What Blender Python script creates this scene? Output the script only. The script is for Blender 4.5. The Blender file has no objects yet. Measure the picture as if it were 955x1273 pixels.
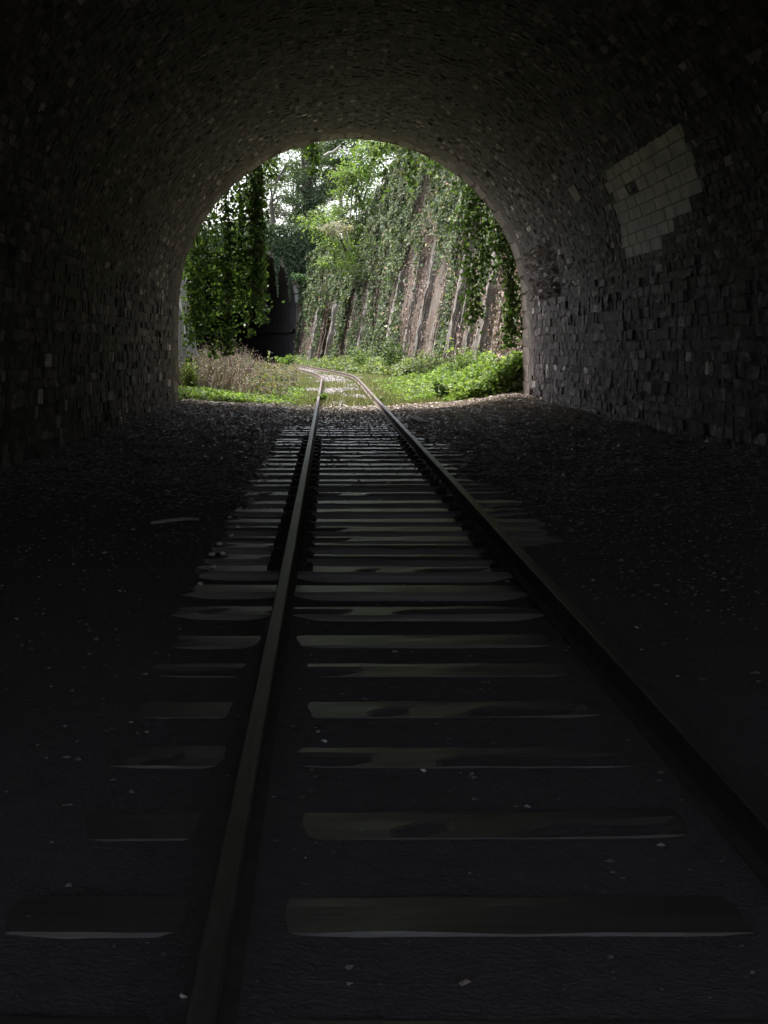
import bpy, math, random
import numpy as np
from mathutils import Vector

# ------------------------------------------------------------------ camera, world, sun, exposure
scene = bpy.context.scene
COL = scene.collection
R_ = math.radians

cam_d = bpy.data.cameras.new('camera')
cam = bpy.data.objects.new('camera', cam_d)
COL.objects.link(cam)
cam.location = (0.0, 0.0, 1.47)
cam.rotation_euler = (R_(90), 0, 0)
cam_d.sensor_fit = 'VERTICAL'
cam_d.sensor_height = 36.0
cam_d.sensor_width = 27.0
cam_d.lens = 50.0
cam_d.shift_x = 0.0546
cam_d.shift_y = -0.1614
cam_d.clip_start = 0.05
cam_d.clip_end = 2000.0
scene.camera = cam

SUN_EL = 63.0
SUN_AZ = -48.0            # degrees from +Y towards +X (negative = to the left, ahead of the camera)
w = bpy.data.worlds.new('World')
scene.world = w
w.use_nodes = True
nt = w.node_tree
nt.nodes.clear()
sky = nt.nodes.new('ShaderNodeTexSky')
sky.sky_type = 'NISHITA'
sky.sun_disc = False
sky.sun_elevation = R_(SUN_EL)
sky.sun_rotation = R_(SUN_AZ)
sky.air_density = 1.0
sky.dust_density = 5.0
sky.ozone_density = 0.6
bg = nt.nodes.new('ShaderNodeBackground')
bg.inputs['Strength'].default_value = 0.15
wo = nt.nodes.new('ShaderNodeOutputWorld')
hs_ = nt.nodes.new('ShaderNodeHueSaturation')
hs_.inputs['Saturation'].default_value = 0.55          # thin white cloud cover
nt.links.new(sky.outputs[0], hs_.inputs['Color'])
nt.links.new(hs_.outputs[0], bg.inputs[0])
nt.links.new(bg.outputs[0], wo.inputs[0])

sun_d = bpy.data.lights.new('sun', 'SUN')
sun_d.energy = 1.4
sun_d.angle = R_(10)
sun_d.color = (1.0, 0.95, 0.87)
sun = bpy.data.objects.new('sun', sun_d)
COL.objects.link(sun)
sdir = Vector((math.sin(R_(SUN_AZ)) * math.cos(R_(SUN_EL)), math.cos(R_(SUN_AZ)) * math.cos(R_(SUN_EL)), math.sin(R_(SUN_EL))))
sun.rotation_euler = sdir.to_track_quat('Z', 'Y').to_euler()
sun.location = (0, 40, 60)

vs = scene.view_settings
scene.display_settings.display_device = 'sRGB'
vs.view_transform = 'Standard'
vs.look = 'None'
vs.exposure = 1.88
vs.gamma = 1.0
vs.use_curve_mapping = False
scene.render.engine = 'CYCLES'
cy = scene.cycles
cy.max_bounces = 10
cy.diffuse_bounces = 7
cy.glossy_bounces = 3
cy.transmission_bounces = 4
cy.transparent_max_bounces = 8
cy.use_denoising = True
cy.sample_clamp_indirect = 6.0
cy.caustics_reflective = False
cy.caustics_refractive = False

# ------------------------------------------------------------------ layout constants (metres, camera at x = y = 0)
TX, TR, TS = 0.545, 4.18, 2.33      # tunnel centre, radius, springing height
PY = 33.8                           # outer portal
REAR = -7.5                        # unseen open tunnel end, placed behind the camera to let in fill daylight
HEAD = PY + 0.65
TP = 2 * TS + math.pi * TR          # length round the lining
TRK = 0.49
RAIL_TOP = 0.15

rng = np.random.default_rng(7)
random.seed(7)

# ------------------------------------------------------------------ helpers
def hash2(ix, iy, seed):
    h = (ix.astype(np.int64) * 374761393 + iy.astype(np.int64) * 668265263 + seed * 974634777) & 0x7fffffff
    h = ((h ^ (h >> 13)) * 1274126177) & 0x7fffffff
    return ((h ^ (h >> 16)) & 0xffff) / 65535.0

def vnoise(x, y, seed=0):
    x = np.asarray(x, float); y = np.asarray(y, float)
    ix = np.floor(x); iy = np.floor(y)
    fx = x - ix; fy = y - iy
    fx = fx * fx * (3 - 2 * fx); fy = fy * fy * (3 - 2 * fy)
    a = hash2(ix, iy, seed); b = hash2(ix + 1, iy, seed)
    c = hash2(ix, iy + 1, seed); d = hash2(ix + 1, iy + 1, seed)
    return (a * (1 - fx) + b * fx) * (1 - fy) + (c * (1 - fx) + d * fx) * fy

def fbm(x, y, seed=0, octv=4):
    t = 0; a = 0.5; n = 0
    x = np.asarray(x, float); y = np.asarray(y, float)
    for i in range(octv):
        t = t + a * vnoise(x * 2 ** i, y * 2 ** i, seed + i * 17); n += a; a *= 0.5
    return t / n

def sstep(a, b, x):
    t = np.clip((np.asarray(x, float) - a) / (b - a), 0, 1)
    return t * t * (3 - 2 * t)

def unit(v):
    return v / np.maximum(np.linalg.norm(v, axis=-1, keepdims=True), 1e-9)

def np_mesh(name, V, Fq=None, Ft=None, cols=None, smooth=False):
    """mesh from arrays of quads and triangles, with an optional colour per vertex"""
    V = np.asarray(V, np.float32).reshape(-1, 3)
    loops = []; sizes = []
    if Fq is not None and len(Fq):
        Fq = np.asarray(Fq, np.int32); loops.append(Fq.ravel()); sizes.append(np.full(len(Fq), 4, np.int32))
    if Ft is not None and len(Ft):
        Ft = np.asarray(Ft, np.int32); loops.append(Ft.ravel()); sizes.append(np.full(len(Ft), 3, np.int32))
    loops = np.concatenate(loops); sizes = np.concatenate(sizes)
    starts = np.concatenate([[0], np.cumsum(sizes)[:-1]]).astype(np.int32)
    me = bpy.data.meshes.new(name)
    me.vertices.add(len(V)); me.vertices.foreach_set('co', V.ravel())
    me.loops.add(len(loops)); me.loops.foreach_set('vertex_index', loops)
    me.polygons.add(len(sizes)); me.polygons.foreach_set('loop_start', starts); me.polygons.foreach_set('loop_total', sizes)
    me.polygons.foreach_set('use_smooth', np.full(len(sizes), bool(smooth)))
    if cols is not None:
        at = me.color_attributes.new('tint', 'FLOAT_COLOR', 'POINT')
        c = np.ones((len(V), 4), np.float32); c[:, :3] = cols
        at.data.foreach_set('color', c.ravel())
    me.update(calc_edges=True)
    return me

def link(name, me, mat, parent=None, loc=None):
    o = bpy.data.objects.new(name, me)
    COL.objects.link(o)
    if me is not None and mat is not None and not me.materials:
        me.materials.append(mat)
    if parent is not None:
        o.parent = parent
    if loc is not None:
        o.location = loc
    return o

def tag(o, label, cat, group=None, kind=None):
    o['label'] = label; o['category'] = cat
    if group: o['group'] = group
    if kind: o['kind'] = kind
    return o

def empty(name, loc, label, cat, group=None):
    o = bpy.data.objects.new(name, None)
    COL.objects.link(o); o.location = loc; o.empty_display_size = 0.3
    return tag(o, label, cat, group)

def at_parent(o, parent):
    """child whose mesh is written in world coordinates, under a parent Empty that is only moved"""
    o.parent = parent
    o.location = -Vector(parent.location)
    return o

def grid_mesh(name, P, smooth=True, cols=None, skip=None):
    """P: array (n, m, 3)"""
    n, m = P.shape[:2]
    idx = np.arange(n * m).reshape(n, m)
    q = np.stack([idx[:-1, :-1], idx[1:, :-1], idx[1:, 1:], idx[:-1, 1:]], -1)
    if skip is not None:
        q = q[~skip]
    q = q.reshape(-1, 4)
    return np_mesh(name, P.reshape(-1, 3), q, cols=None if cols is None else cols.reshape(-1, 3), smooth=smooth)

def tube(path, rad, sides=6, cap=True):
    """vertices and quads of a tapered tube along path"""
    path = np.asarray(path, float); n = len(path)
    rad = np.broadcast_to(np.asarray(rad, float), (n,))
    d = unit(np.gradient(path, axis=0))
    up = np.array([0.31, 0.17, 0.93]); 
    a = unit(np.cross(d, up)); b = np.cross(d, a)
    th = np.linspace(0, 2 * math.pi, sides, endpoint=False)
    V = path[:, None, :] + rad[:, None, None] * (np.cos(th)[None, :, None] * a[:, None, :] + np.sin(th)[None, :, None] * b[:, None, :])
    idx = np.arange(n * sides).reshape(n, sides)
    q = np.stack([idx[:-1], np.roll(idx[:-1], -1, 1), np.roll(idx[1:], -1, 1), idx[1:]], -1).reshape(-1, 4)
    return V.reshape(-1, 3), q

class Acc:
    """collects vertices and quads for one mesh"""
    def __init__(s): s.V = []; s.Q = []; s.C = []; s.n = 0
    def add(s, V, Q, c=None):
        V = np.asarray(V, float).reshape(-1, 3)
        s.V.append(V); s.Q.append(np.asarray(Q) + s.n); s.n += len(V)
        if c is not None: s.C.append(np.broadcast_to(np.asarray(c, float), (len(V), 3)))
    def mesh(s, name, smooth=False):
        return np_mesh(name, np.concatenate(s.V), np.concatenate(s.Q), cols=np.concatenate(s.C) if s.C else None, smooth=smooth)

BOXQ = np.array([[0, 1, 3, 2], [4, 6, 7, 5], [0, 4, 5, 1], [2, 3, 7, 6], [0, 2, 6, 4], [1, 5, 7, 3]])
def box(x0, x1, y0, y1, z0, z1):
    return np.array([[x, y, z] for x in (x0, x1) for y in (y0, y1) for z in (z0, z1)], float), BOXQ

def bevel_mod(o, wd, seg=2):
    m = o.modifiers.new('bevel', 'BEVEL'); m.width = wd; m.segments = seg; m.limit_method = 'ANGLE'
    return o

def leaves(P, N, size, tip=None, wide=0.8, fold=0.12):
    """one kite-shaped folded leaf per point: 4 vertices, one bent quad"""
    P = np.asarray(P, float); n = len(P)
    N = unit(np.asarray(N, float))
    size = np.broadcast_to(np.asarray(size, float), (n,))[:, None]
    t = rng.normal(size=(n, 3)) * 0.45
    t = t + (np.asarray(tip, float) if tip is not None else rng.normal(size=(n, 3)) * 2)
    t = unit(t - (t * N).sum(1, keepdims=True) * N)
    b = np.cross(N, t)
    m = P - t * size * 0.08
    V = np.stack([P - t * size * 0.5,
                  m + b * size * wide * 0.5 + N * size * fold,
                  P + t * size * 0.5,
                  m - b * size * wide * 0.5 + N * size * fold], 1)
    q = np.arange(n * 4).reshape(n, 4)
    return V.reshape(-1, 3), q

def rep4(c): return np.repeat(c, 4, axis=0)

def pick_cols(n, pal, wts, var=0.25):
    pal = np.asarray(pal, float); wts = np.asarray(wts, float); wts = wts / wts.sum()
    c = pal[rng.choice(len(pal), n, p=wts)]
    return c * np.exp(rng.normal(size=(n, 1)) * var)

# ------------------------------------------------------------------ materials
def mat_new(name):
    m = bpy.data.materials.new(name); m.use_nodes = True
    n = m.node_tree.nodes; l = m.node_tree.links
    b = n['Principled BSDF']
    return m, n, l, b

def ramp(n, stops):
    r = n.new('ShaderNodeValToRGB')
    e = r.color_ramp.elements
    while len(e) < len(stops): e.new(0.5)
    for i, (p, c) in enumerate(stops):
        e[i].position = p; e[i].color = (*c, 1)
    return r

def noise(n, l, scale, detail=6, rough=0.6, vec=None):
    t = n.new('ShaderNodeTexNoise'); t.inputs['Scale'].default_value = scale
    t.inputs['Detail'].default_value = detail; t.inputs['Roughness'].default_value = rough
    if vec is not None: l.new(vec, t.inputs['Vector'])
    return t

def bump(n, l, b, h, strength, dist):
    bp = n.new('ShaderNodeBump'); bp.inputs['Strength'].default_value = strength; bp.inputs['Distance'].default_value = dist
    l.new(h, bp.inputs['Height']); l.new(bp.outputs[0], b.inputs['Normal'])

def coords(n, l, scale=(1, 1, 1)):
    g = n.new('ShaderNodeNewGeometry')
    mp = n.new('ShaderNodeMapping'); mp.inputs['Scale'].default_value = scale
    l.new(g.outputs['Position'], mp.inputs['Vector'])
    return mp.outputs[0]

def mat_noise(name, stops, scale, rough=0.9, bstr=0.4, bdist=0.02, bscale=None, stretch=(1, 1, 1), spec=0.3, metal=0.0):
    m, n, l, b = mat_new(name)
    v = coords(n, l, stretch)
    t = noise(n, l, scale, vec=v)
    r = ramp(n, stops); l.new(t.outputs['Fac'], r.inputs[0]); l.new(r.outputs[0], b.inputs['Base Color'])
    b.inputs['Roughness'].default_value = rough; b.inputs['Specular IOR Level'].default_value = spec; b.inputs['Metallic'].default_value = metal
    t2 = noise(n, l, bscale or scale * 3, vec=v)
    bump(n, l, b, t2.outputs['Fac'], bstr, bdist)
    return m

def mat_tint(name, rough=0.85, bscale=30, bstr=0.5, bdist=0.01, mottle=0.5, mscale=6, spec=0.3):
    """colour comes from the vertex tint, broken up by noise"""
    m, n, l, b = mat_new(name)
    a = n.new('ShaderNodeAttribute'); a.attribute_name = 'tint'
    v = coords(n, l)
    t = noise(n, l, mscale, vec=v)
    mr = n.new('ShaderNodeMapRange'); mr.inputs['From Min'].default_value = 0.3; mr.inputs['From Max'].default_value = 0.7
    mr.inputs['To Min'].default_value = 1 - mottle; mr.inputs['To Max'].default_value = 1 + mottle
    l.new(t.outputs['Fac'], mr.inputs[0])
    mx = n.new('ShaderNodeVectorMath'); mx.operation = 'SCALE'
    l.new(a.outputs['Color'], mx.inputs[0]); l.new(mr.outputs[0], mx.inputs['Scale'])
    l.new(mx.outputs[0], b.inputs['Base Color'])
    b.inputs['Roughness'].default_value = rough; b.inputs['Specular IOR Level'].default_value = spec
    t2 = noise(n, l, bscale, vec=v)
    bump(n, l, b, t2.outputs['Fac'], bstr, bdist)
    return m

def mat_leaf(name, trans=0.4, rough=0.45, spec=0.4, through=(1.35, 1.5, 0.6)):
    m, n, l, b = mat_new(name)
    a = n.new('ShaderNodeAttribute'); a.attribute_name = 'tint'
    hs = n.new('ShaderNodeHueSaturation'); hs.inputs['Saturation'].default_value = 0.86
    l.new(a.outputs['Color'], hs.inputs['Color']); l.new(hs.outputs[0], b.inputs['Base Color'])
    b.inputs['Roughness'].default_value = rough; b.inputs['Specular IOR Level'].default_value = spec
    tr = n.new('ShaderNodeBsdfTranslucent')
    g = n.new('ShaderNodeMix'); g.data_type = 'RGBA'; g.blend_type = 'MULTIPLY'; g.inputs['Factor'].default_value = 1.0
    l.new(hs.outputs[0], g.inputs['A']); g.inputs['B'].default_value = (*through, 1)
    l.new(g.outputs['Result'], tr.inputs['Color'])
    mx = n.new('ShaderNodeMixShader'); mx.inputs[0].default_value = trans
    l.new(b.outputs[0], mx.inputs[1]); l.new(tr.outputs[0], mx.inputs[2])
    l.new(mx.outputs[0], n['Material Output'].inputs['Surface'])
    return m

M = {}
M['mortar'] = mat_noise('sooty_mortar', [(0.3, (0.09, 0.077, 0.072)), (0.7, (0.18, 0.155, 0.145))], 2.5, rough=0.8, spec=0.3, bscale=14, bstr=1.0, bdist=0.03)
M['soot'] = mat_noise('smoke_blackened_lining', [(0.3, (0.045, 0.04, 0.043)), (0.7, (0.10, 0.088, 0.09))], 1.5, rough=0.9, spec=0.15, bscale=8, bstr=0.6)
M['stone'] = mat_tint('sooty_rubble_stone', rough=0.7, bscale=26, bstr=0.9, bdist=0.02, mottle=0.6, mscale=11, spec=0.35)
M['ashlar'] = mat_tint('pale_dressed_stone', rough=0.5, spec=0.5, bscale=35, bstr=0.4, bdist=0.008, mottle=0.6, mscale=2.2)
M['ballast'] = mat_noise('dark_ballast_bed', [(0.3, (0.17, 0.158, 0.155)), (0.7, (0.23, 0.214, 0.21))], 14, rough=0.9, spec=0.2, bscale=55, bstr=0.8, bdist=0.012)
M['gravel'] = mat_tint('ballast_stone', rough=0.42, bscale=60, bstr=0.3, bdist=0.005, mottle=0.3, mscale=30, spec=0.6)
M['rust'] = mat_noise('rusty_rail_steel', [(0.3, (0.12, 0.092, 0.078)), (0.55, (0.16, 0.128, 0.112)), (0.75, (0.20, 0.165, 0.15))], 12, rough=0.85, bscale=60, bstr=0.5, bdist=0.006, spec=0.25, metal=0.0)
M['railhead'] = mat_noise('worn_rail_head', [(0.3, (0.11, 0.085, 0.073)), (0.55, (0.16, 0.13, 0.115)), (0.75, (0.22, 0.185, 0.17))], 9, rough=0.42, bscale=50, bstr=0.15, bdist=0.003, spec=0.35, metal=0.0, stretch=(6, 0.5, 1))
M['iron'] = mat_noise('dark_cast_iron', [(0.3, (0.02, 0.017, 0.015)), (0.7, (0.05, 0.04, 0.034))], 20, rough=0.7, bscale=70, metal=0.3)
M['wood'] = mat_noise('weathered_sleeper_wood', [(0.25, (0.12, 0.105, 0.097)), (0.5, (0.165, 0.147, 0.136)), (0.8, (0.21, 0.19, 0.178))], 7, rough=0.36, spec=0.5, bscale=18, bstr=0.4, bdist=0.005, stretch=(0.25, 3, 3))
M['plank'] = mat_noise('grey_board_wood', [(0.3, (0.20, 0.19, 0.18)), (0.7, (0.36, 0.34, 0.32))], 8, bscale=30, stretch=(3, 0.4, 3))
M['bark'] = mat_noise('bark', [(0.3, (0.06, 0.05, 0.042)), (0.7, (0.16, 0.14, 0.12))], 6, bscale=12, bstr=0.9, bdist=0.04, stretch=(2, 2, 0.5))
M['palebark'] = mat_noise('pale_dead_bark', [(0.3, (0.30, 0.28, 0.26)), (0.7, (0.48, 0.46, 0.43))], 6, bscale=12, bstr=0.5)
M['vine'] = mat_noise('ivy_stem', [(0.3, (0.04, 0.035, 0.02)), (0.7, (0.10, 0.085, 0.06))], 20)
M['leaf'] = mat_leaf('ivy_leaf', trans=0.36)
M['leaf_thick'] = mat_leaf('wall_ivy_leaf', trans=0.25, rough=0.62, spec=0.25)
M['leaf_tree'] = mat_leaf('tree_leaf', trans=0.40, rough=0.5, spec=0.35)
M['herb'] = mat_leaf('herb_leaf', trans=0.42, rough=0.55, spec=0.3)
M['straw'] = mat_leaf('dry_grass_blade', trans=0.25, rough=0.8, spec=0.15, through=(1.1, 1.0, 0.85))
M['litter'] = mat_leaf('dead_leaf', trans=0.05, rough=0.5, spec=0.4)
M['white'] = mat_noise('white_chip', [(0.3, (0.55, 0.54, 0.52)), (0.7, (0.75, 0.74, 0.71))], 30)

def mat_ground():
    m, n, l, b = mat_new('trackside_soil_and_turf')
    v = coords(n, l)
    t1 = noise(n, l, 0.55, 5, vec=v); t2 = noise(n, l, 9, 6, vec=v)
    soil = ramp(n, [(0.3, (0.11, 0.095, 0.083)), (0.55, (0.18, 0.16, 0.148)), (0.8, (0.26, 0.24, 0.228))]); l.new(t2.outputs['Fac'], soil.inputs[0])
    turf = ramp(n, [(0.3, (0.06, 0.085, 0.022)), (0.7, (0.17, 0.19, 0.06))]); l.new(t2.outputs['Fac'], turf.inputs[0])
    a = n.new('ShaderNodeAttribute'); a.attribute_name = 'tint'      # red channel: how far turf covers the soil
    sp = n.new('ShaderNodeSeparateColor'); l.new(a.outputs['Color'], sp.inputs[0])
    ad = n.new('ShaderNodeMath'); ad.operation = 'ADD'; l.new(sp.outputs[0], ad.inputs[0]); l.new(t1.outputs['Fac'], ad.inputs[1])
    mr = n.new('ShaderNodeMapRange'); mr.inputs['From Min'].default_value = 0.85; mr.inputs['From Max'].default_value = 1.15
    l.new(ad.outputs[0], mr.inputs[0])
    mx = n.new('ShaderNodeMix'); mx.data_type = 'RGBA'
    l.new(mr.outputs[0], mx.inputs['Factor']); l.new(soil.outputs[0], mx.inputs['A']); l.new(turf.outputs[0], mx.inputs['B'])
    l.new(mx.outputs['Result'], b.inputs['Base Color'])
    b.inputs['Roughness'].default_value = 0.95; b.inputs['Specular IOR Level'].default_value = 0.15
    t3 = noise(n, l, 28, vec=v); bump(n, l, b, t3.outputs['Fac'], 0.8, 0.03)
    return m
M['ground'] = mat_ground()

def mat_wall():
    m, n, l, b = mat_new('weathered_retaining_wall')
    v = coords(n, l); vs_ = coords(n, l, (1, 1, 0.18))
    t1 = noise(n, l, 0.8, 6, 0.7, vec=v)
    r1 = ramp(n, [(0.25, (0.11, 0.08, 0.066)), (0.42, (0.18, 0.13, 0.108)), (0.52, (0.195, 0.168, 0.145)), (0.8, (0.28, 0.25, 0.225))]); l.new(t1.outputs['Fac'], r1.inputs[0])
    t2 = noise(n, l, 2.2, 6, 0.7, vec=vs_)
    r2 = ramp(n, [(0.35, (0.35, 0.33, 0.30)), (0.6, (1.0, 1.0, 1.0))]); l.new(t2.outputs['Fac'], r2.inputs[0])
    mx = n.new('ShaderNodeMix'); mx.data_type = 'RGBA'; mx.blend_type = 'MULTIPLY'; mx.inputs['Factor'].default_value = 0.75
    l.new(r1.outputs[0], mx.inputs['A']); l.new(r2.outputs[0], mx.inputs['B'])
    l.new(mx.outputs['Result'], b.inputs['Base Color'])
    b.inputs['Roughness'].default_value = 0.95; b.inputs['Specular IOR Level'].default_value = 0.15
    t3 = noise(n, l, 9, 8, 0.75, vec=v); bump(n, l, b, t3.outputs['Fac'], 1.0, 0.08)
    return m
M['wall'] = mat_wall()
M['pilaster'] = mat_noise('grey_pilaster_stone', [(0.3, (0.08, 0.07, 0.06)), (0.5, (0.17, 0.15, 0.134)), (0.7, (0.26, 0.24, 0.22))], 2.4, bscale=8, bstr=0.9, bdist=0.05, stretch=(1, 1, 0.35))
M['palestone'] = mat_noise('pale_limestone', [(0.3, (0.27, 0.255, 0.245)), (0.7, (0.42, 0.40, 0.39))], 3, bscale=20, bstr=0.4)
M['hill'] = mat_noise('overgrown_hillside', [(0.3, (0.045, 0.055, 0.022)), (0.55, (0.09, 0.10, 0.04)), (0.75, (0.17, 0.13, 0.085))], 0.7, bscale=3, bstr=1.0, bdist=0.3)

# ------------------------------------------------------------------ track line
def track_x(d):
    d = np.asarray(d, float); s = np.maximum(d - 58, 0)
    x = np.where(s < 17, 0.085 / 34 * s * s, 0.7225 + 0.085 * (s - 17))
    return TRK - x - 0.006 * np.maximum(d - 100, 0) ** 2

# right-hand retaining wall: base line, height
WD = np.array([34.4, 42, 48, 58, 68, 78, 88, 98, 108, 118.3])
WX = np.array([4.95, 5.15, 5.2, 4.9, 4.2, 3.2, 1.9, 0.4, -1.2, -2.7])
def smooth_interp(xq, xs, ys, k=4.0):
    xq = np.asarray(xq, float)
    return sum(np.interp(np.clip(xq + o, xs[0], xs[-1]), xs, ys) for o in (-k, -k / 2, 0, k / 2, k)) / 5
def wall_x(d): return smooth_interp(d, WD, WX, 2.5)
def wall_top(d): return np.clip(7.6 + (np.asarray(d, float) - 36) * 0.165, 7.6, 13.6) - 5.2 * sstep(76, 100, d)
BAT = 0.19

# ------------------------------------------------------------------ ground (one sheet to the horizon)
def ground_z(X, Y):
    out = sstep(PY - 0.4, PY + 0.8, Y)
    n = (fbm(X * 0.9, Y * 0.9, 3) - 0.5) * 0.18
    right = np.clip((X - (track_x(Y) + 1.7)) / np.maximum(wall_x(Y) - track_x(Y) - 1.9, 0.6), 0, 1.2)
    left = np.clip((track_x(Y) - 2.3 - X) / 2.6, 0, 1.4)
    z = -0.05 + out * (n * (0.3 + right + left) + 0.55 * right ** 1.5 + 0.35 * left ** 1.5)
    z = np.where((Y < PY - 0.4), -0.16, z)
    z = np.where(Y > 112, z - 0.2 * sstep(112, 119, Y), z)
    return z
gx = np.unique(np.concatenate([np.linspace(-300, -14, 12), np.arange(-14, 10, 0.4), np.linspace(10, 300, 12)]))
gy = np.unique(np.concatenate([np.linspace(-300, REAR - 2, 8), np.linspace(REAR - 2, 33.2, 12), np.arange(33.3, 125, 0.45), np.linspace(125, 700, 10)]))
GX, GY = np.meshgrid(gx, gy, indexing='ij')
GZ = ground_z(GX, GY)
turf = np.clip(np.abs(GX - track_x(GY)) / 2.2, 0, 1)
turf = 0.30 + 0.40 * sstep(0.35, 0.6, turf) - 0.5 * sstep(PY + 1.5, PY - 0.2, GY) + 0.12 * sstep(40, 36, GY)
band = np.exp(-((GY - 50) / 2.0) ** 2) + 0.9 * np.exp(-((GY - 68) / 5) ** 2) + 0.5 * sstep(72, 90, GY)
turf = turf - 0.55 * band * (np.abs(GX - track_x(GY) - 0.3) < 1.7)
gc = np.stack([np.clip(turf, 0, 1)] * 3, -1)
g = link('ground', grid_mesh('ground', np.stack([GX, GY, GZ], -1), cols=gc), M['ground'])
g['kind'] = 'structure'

# ballast bed inside the tunnel
def ballast_z(X, Y):
    u = X - TRK
    n = (fbm(X * 1.6, Y * 1.6, 11) - 0.5) * 0.10 + (fbm(X * 9, Y * 9, 12) - 0.5) * 0.05
    inner = np.where(np.abs(u) < 1.0, 1.0, 0.0)
    low = -0.068
    fill = sstep(23.5, 27.5, Y + (fbm(X * 0.8, Y * 0.5, 14) - 0.5) * 3)
    zi = low + fill * 0.050 + 0.056 * sstep(9.5, 6.5, Y)
    near_rail = np.exp(-((np.abs(u) - 0.74) / 0.12) ** 2) * 0.035
    side_r = 0.0 + 0.05 * sstep(0.8, 1.3, u) + 0.24 * sstep(1.6, 4.2, u)
    side_l = -0.055 + 0.06 * sstep(1.15, 1.6, -u) + 0.10 * sstep(2.2, 4.6, -u) + 0.06 * fill
    side_l = side_l + 0.042 * sstep(9.5, 6.5, Y) * sstep(1.7, 1.2, -u)
    side_r = side_r + 0.03 * (fbm(X * 0.7 + 5, Y * 0.7, 15) - 0.6) * 3
    side_r = side_r - 0.085 * sstep(.42, .55, fbm(X * .3 + 3, Y * .45, 18)) * sstep(1.55, 1.25, u) * sstep(24, 20, Y) * sstep(8.5, 9.5, Y)
    z = np.where(np.abs(u) < 0.85, zi + near_rail, np.where(u > 0, side_r, side_l))
    return z + n * (0.5 + 0.5 * sstep(0.9, 1.4, np.abs(u))) * (0.12 + 0.88 * sstep(9, 18, Y))
bx_ = np.arange(TX - TR - 0.25, TX + TR + 0.26, 0.075)
by_ = np.unique(np.concatenate([np.linspace(REAR, 1.5, 30), np.arange(1.5, PY + 0.9, 0.085)]))
BX, BY = np.meshgrid(bx_, by_, indexing='ij')
BZ = ballast_z(BX, BY)
BZ = BZ - 0.16 * sstep(PY - 0.1, PY + 0.85, BY)
b = link('ballast_bed', grid_mesh('ballast_bed', np.stack([BX, BY, BZ], -1)), M['ballast'])
b['kind'] = 'structure'

# ------------------------------------------------------------------ the tunnel the camera stands in
tunnel = empty('railway_tunnel', (TX, PY, 0), 'dark sooty stone railway tunnel framing the view with its round arch', 'tunnel')
def lining(s, y, h):
    """point on the lining: s runs from the foot of the right wall over the crown to the left foot; h = inwards"""
    s = np.asarray(s, float); y = np.asarray(y, float) + 0 * s; h = np.asarray(h, float) + 0 * s
    th = np.clip((s - TS) / TR, 0, math.pi)
    r = TR - h
    x = TX + r * np.cos(th); z = TS + r * np.sin(th)
    z = np.where(s < TS, s, np.where(s > TS + math.pi * TR, TP - s, z))
    return np.stack([x, y, z], -1)
ss = np.unique(np.concatenate([[-0.5], np.linspace(0, TS, 6), np.linspace(TS, TS + math.pi * TR, 90), np.linspace(TS + math.pi * TR, TP, 6), [TP + 0.5]]))
yy = np.concatenate([np.linspace(REAR, 2, 15), np.linspace(3, 12, 12), np.arange(12.3, PY - 0.1, 0.25), [PY - 0.02]])
SS, YY = np.meshgrid(ss, yy, indexing='ij')
at_parent(link('vault', grid_mesh('vault', lining(SS, YY, 0.009 + (fbm(SS * 2, YY * 2, 5) - 0.5) * 0.004)), M['mortar']), tunnel)

PATCH = (2.85, 4.3, 17.2, 22.8)
ROUGH = (2.5, 3.55, 28.6, 32.4)
def in_rect(s, y, r, m=0.0): return (r[0] - m < s) & (s < r[1] + m) & (r[2] - m < y) & (y < r[3] + m)
UV = [(a, c) for a in (0, .5, 1) for c in (0, .5, 1)]
INNER = np.array(UV)
RING = [0, 1, 2, 5, 8, 7, 6, 3]
Q_FRONT = [(0, 1, 4, 3), (1, 2, 5, 4), (3, 4, 7, 6), (4, 5, 8, 7)]
Q_SKIRT = [(9 + i, 9 + (i + 1) % 8, RING[(i + 1) % 8], RING[i]) for i in range(8)]
STONE_Q = np.array(Q_FRONT + Q_SKIRT)
def stones(s0, s1, y0, y1, pro, rough=0.008, inset=0.12, tilt=0.02):
    """rounded, tilted stone faces bedded in the mortar, all at once: (n, 17, 3)"""
    n = len(s0)
    iu = INNER[None] + rng.normal(size=(n, 9, 2)) * (0.03 if rough > 0.001 else 0.004)
    ins = inset
    iu = ins + iu * (1 - 2 * ins)
    h = pro[:, None] + rng.normal(size=(n, 9)) * rough + rng.normal(size=(n, 1)) * tilt * (INNER[None, :, 0] - .5) + rng.normal(size=(n, 1)) * tilt * 1.2 * (INNER[None, :, 1] - .5)
    h[:, 4] += 0.006 if rough > 0.004 else 0.0
    ou = INNER[RING][None] + 0 * iu[:, :8]
    uv = np.concatenate([iu, ou], 1)
    hh = np.concatenate([h, np.full((n, 8), -0.02)], 1)
    S = s0[:, None] + (s1 - s0)[:, None] * uv[..., 0]
    Y = y0[:, None] + (y1 - y0)[:, None] * uv[..., 1]
    return lining(S, Y, hh)

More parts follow.
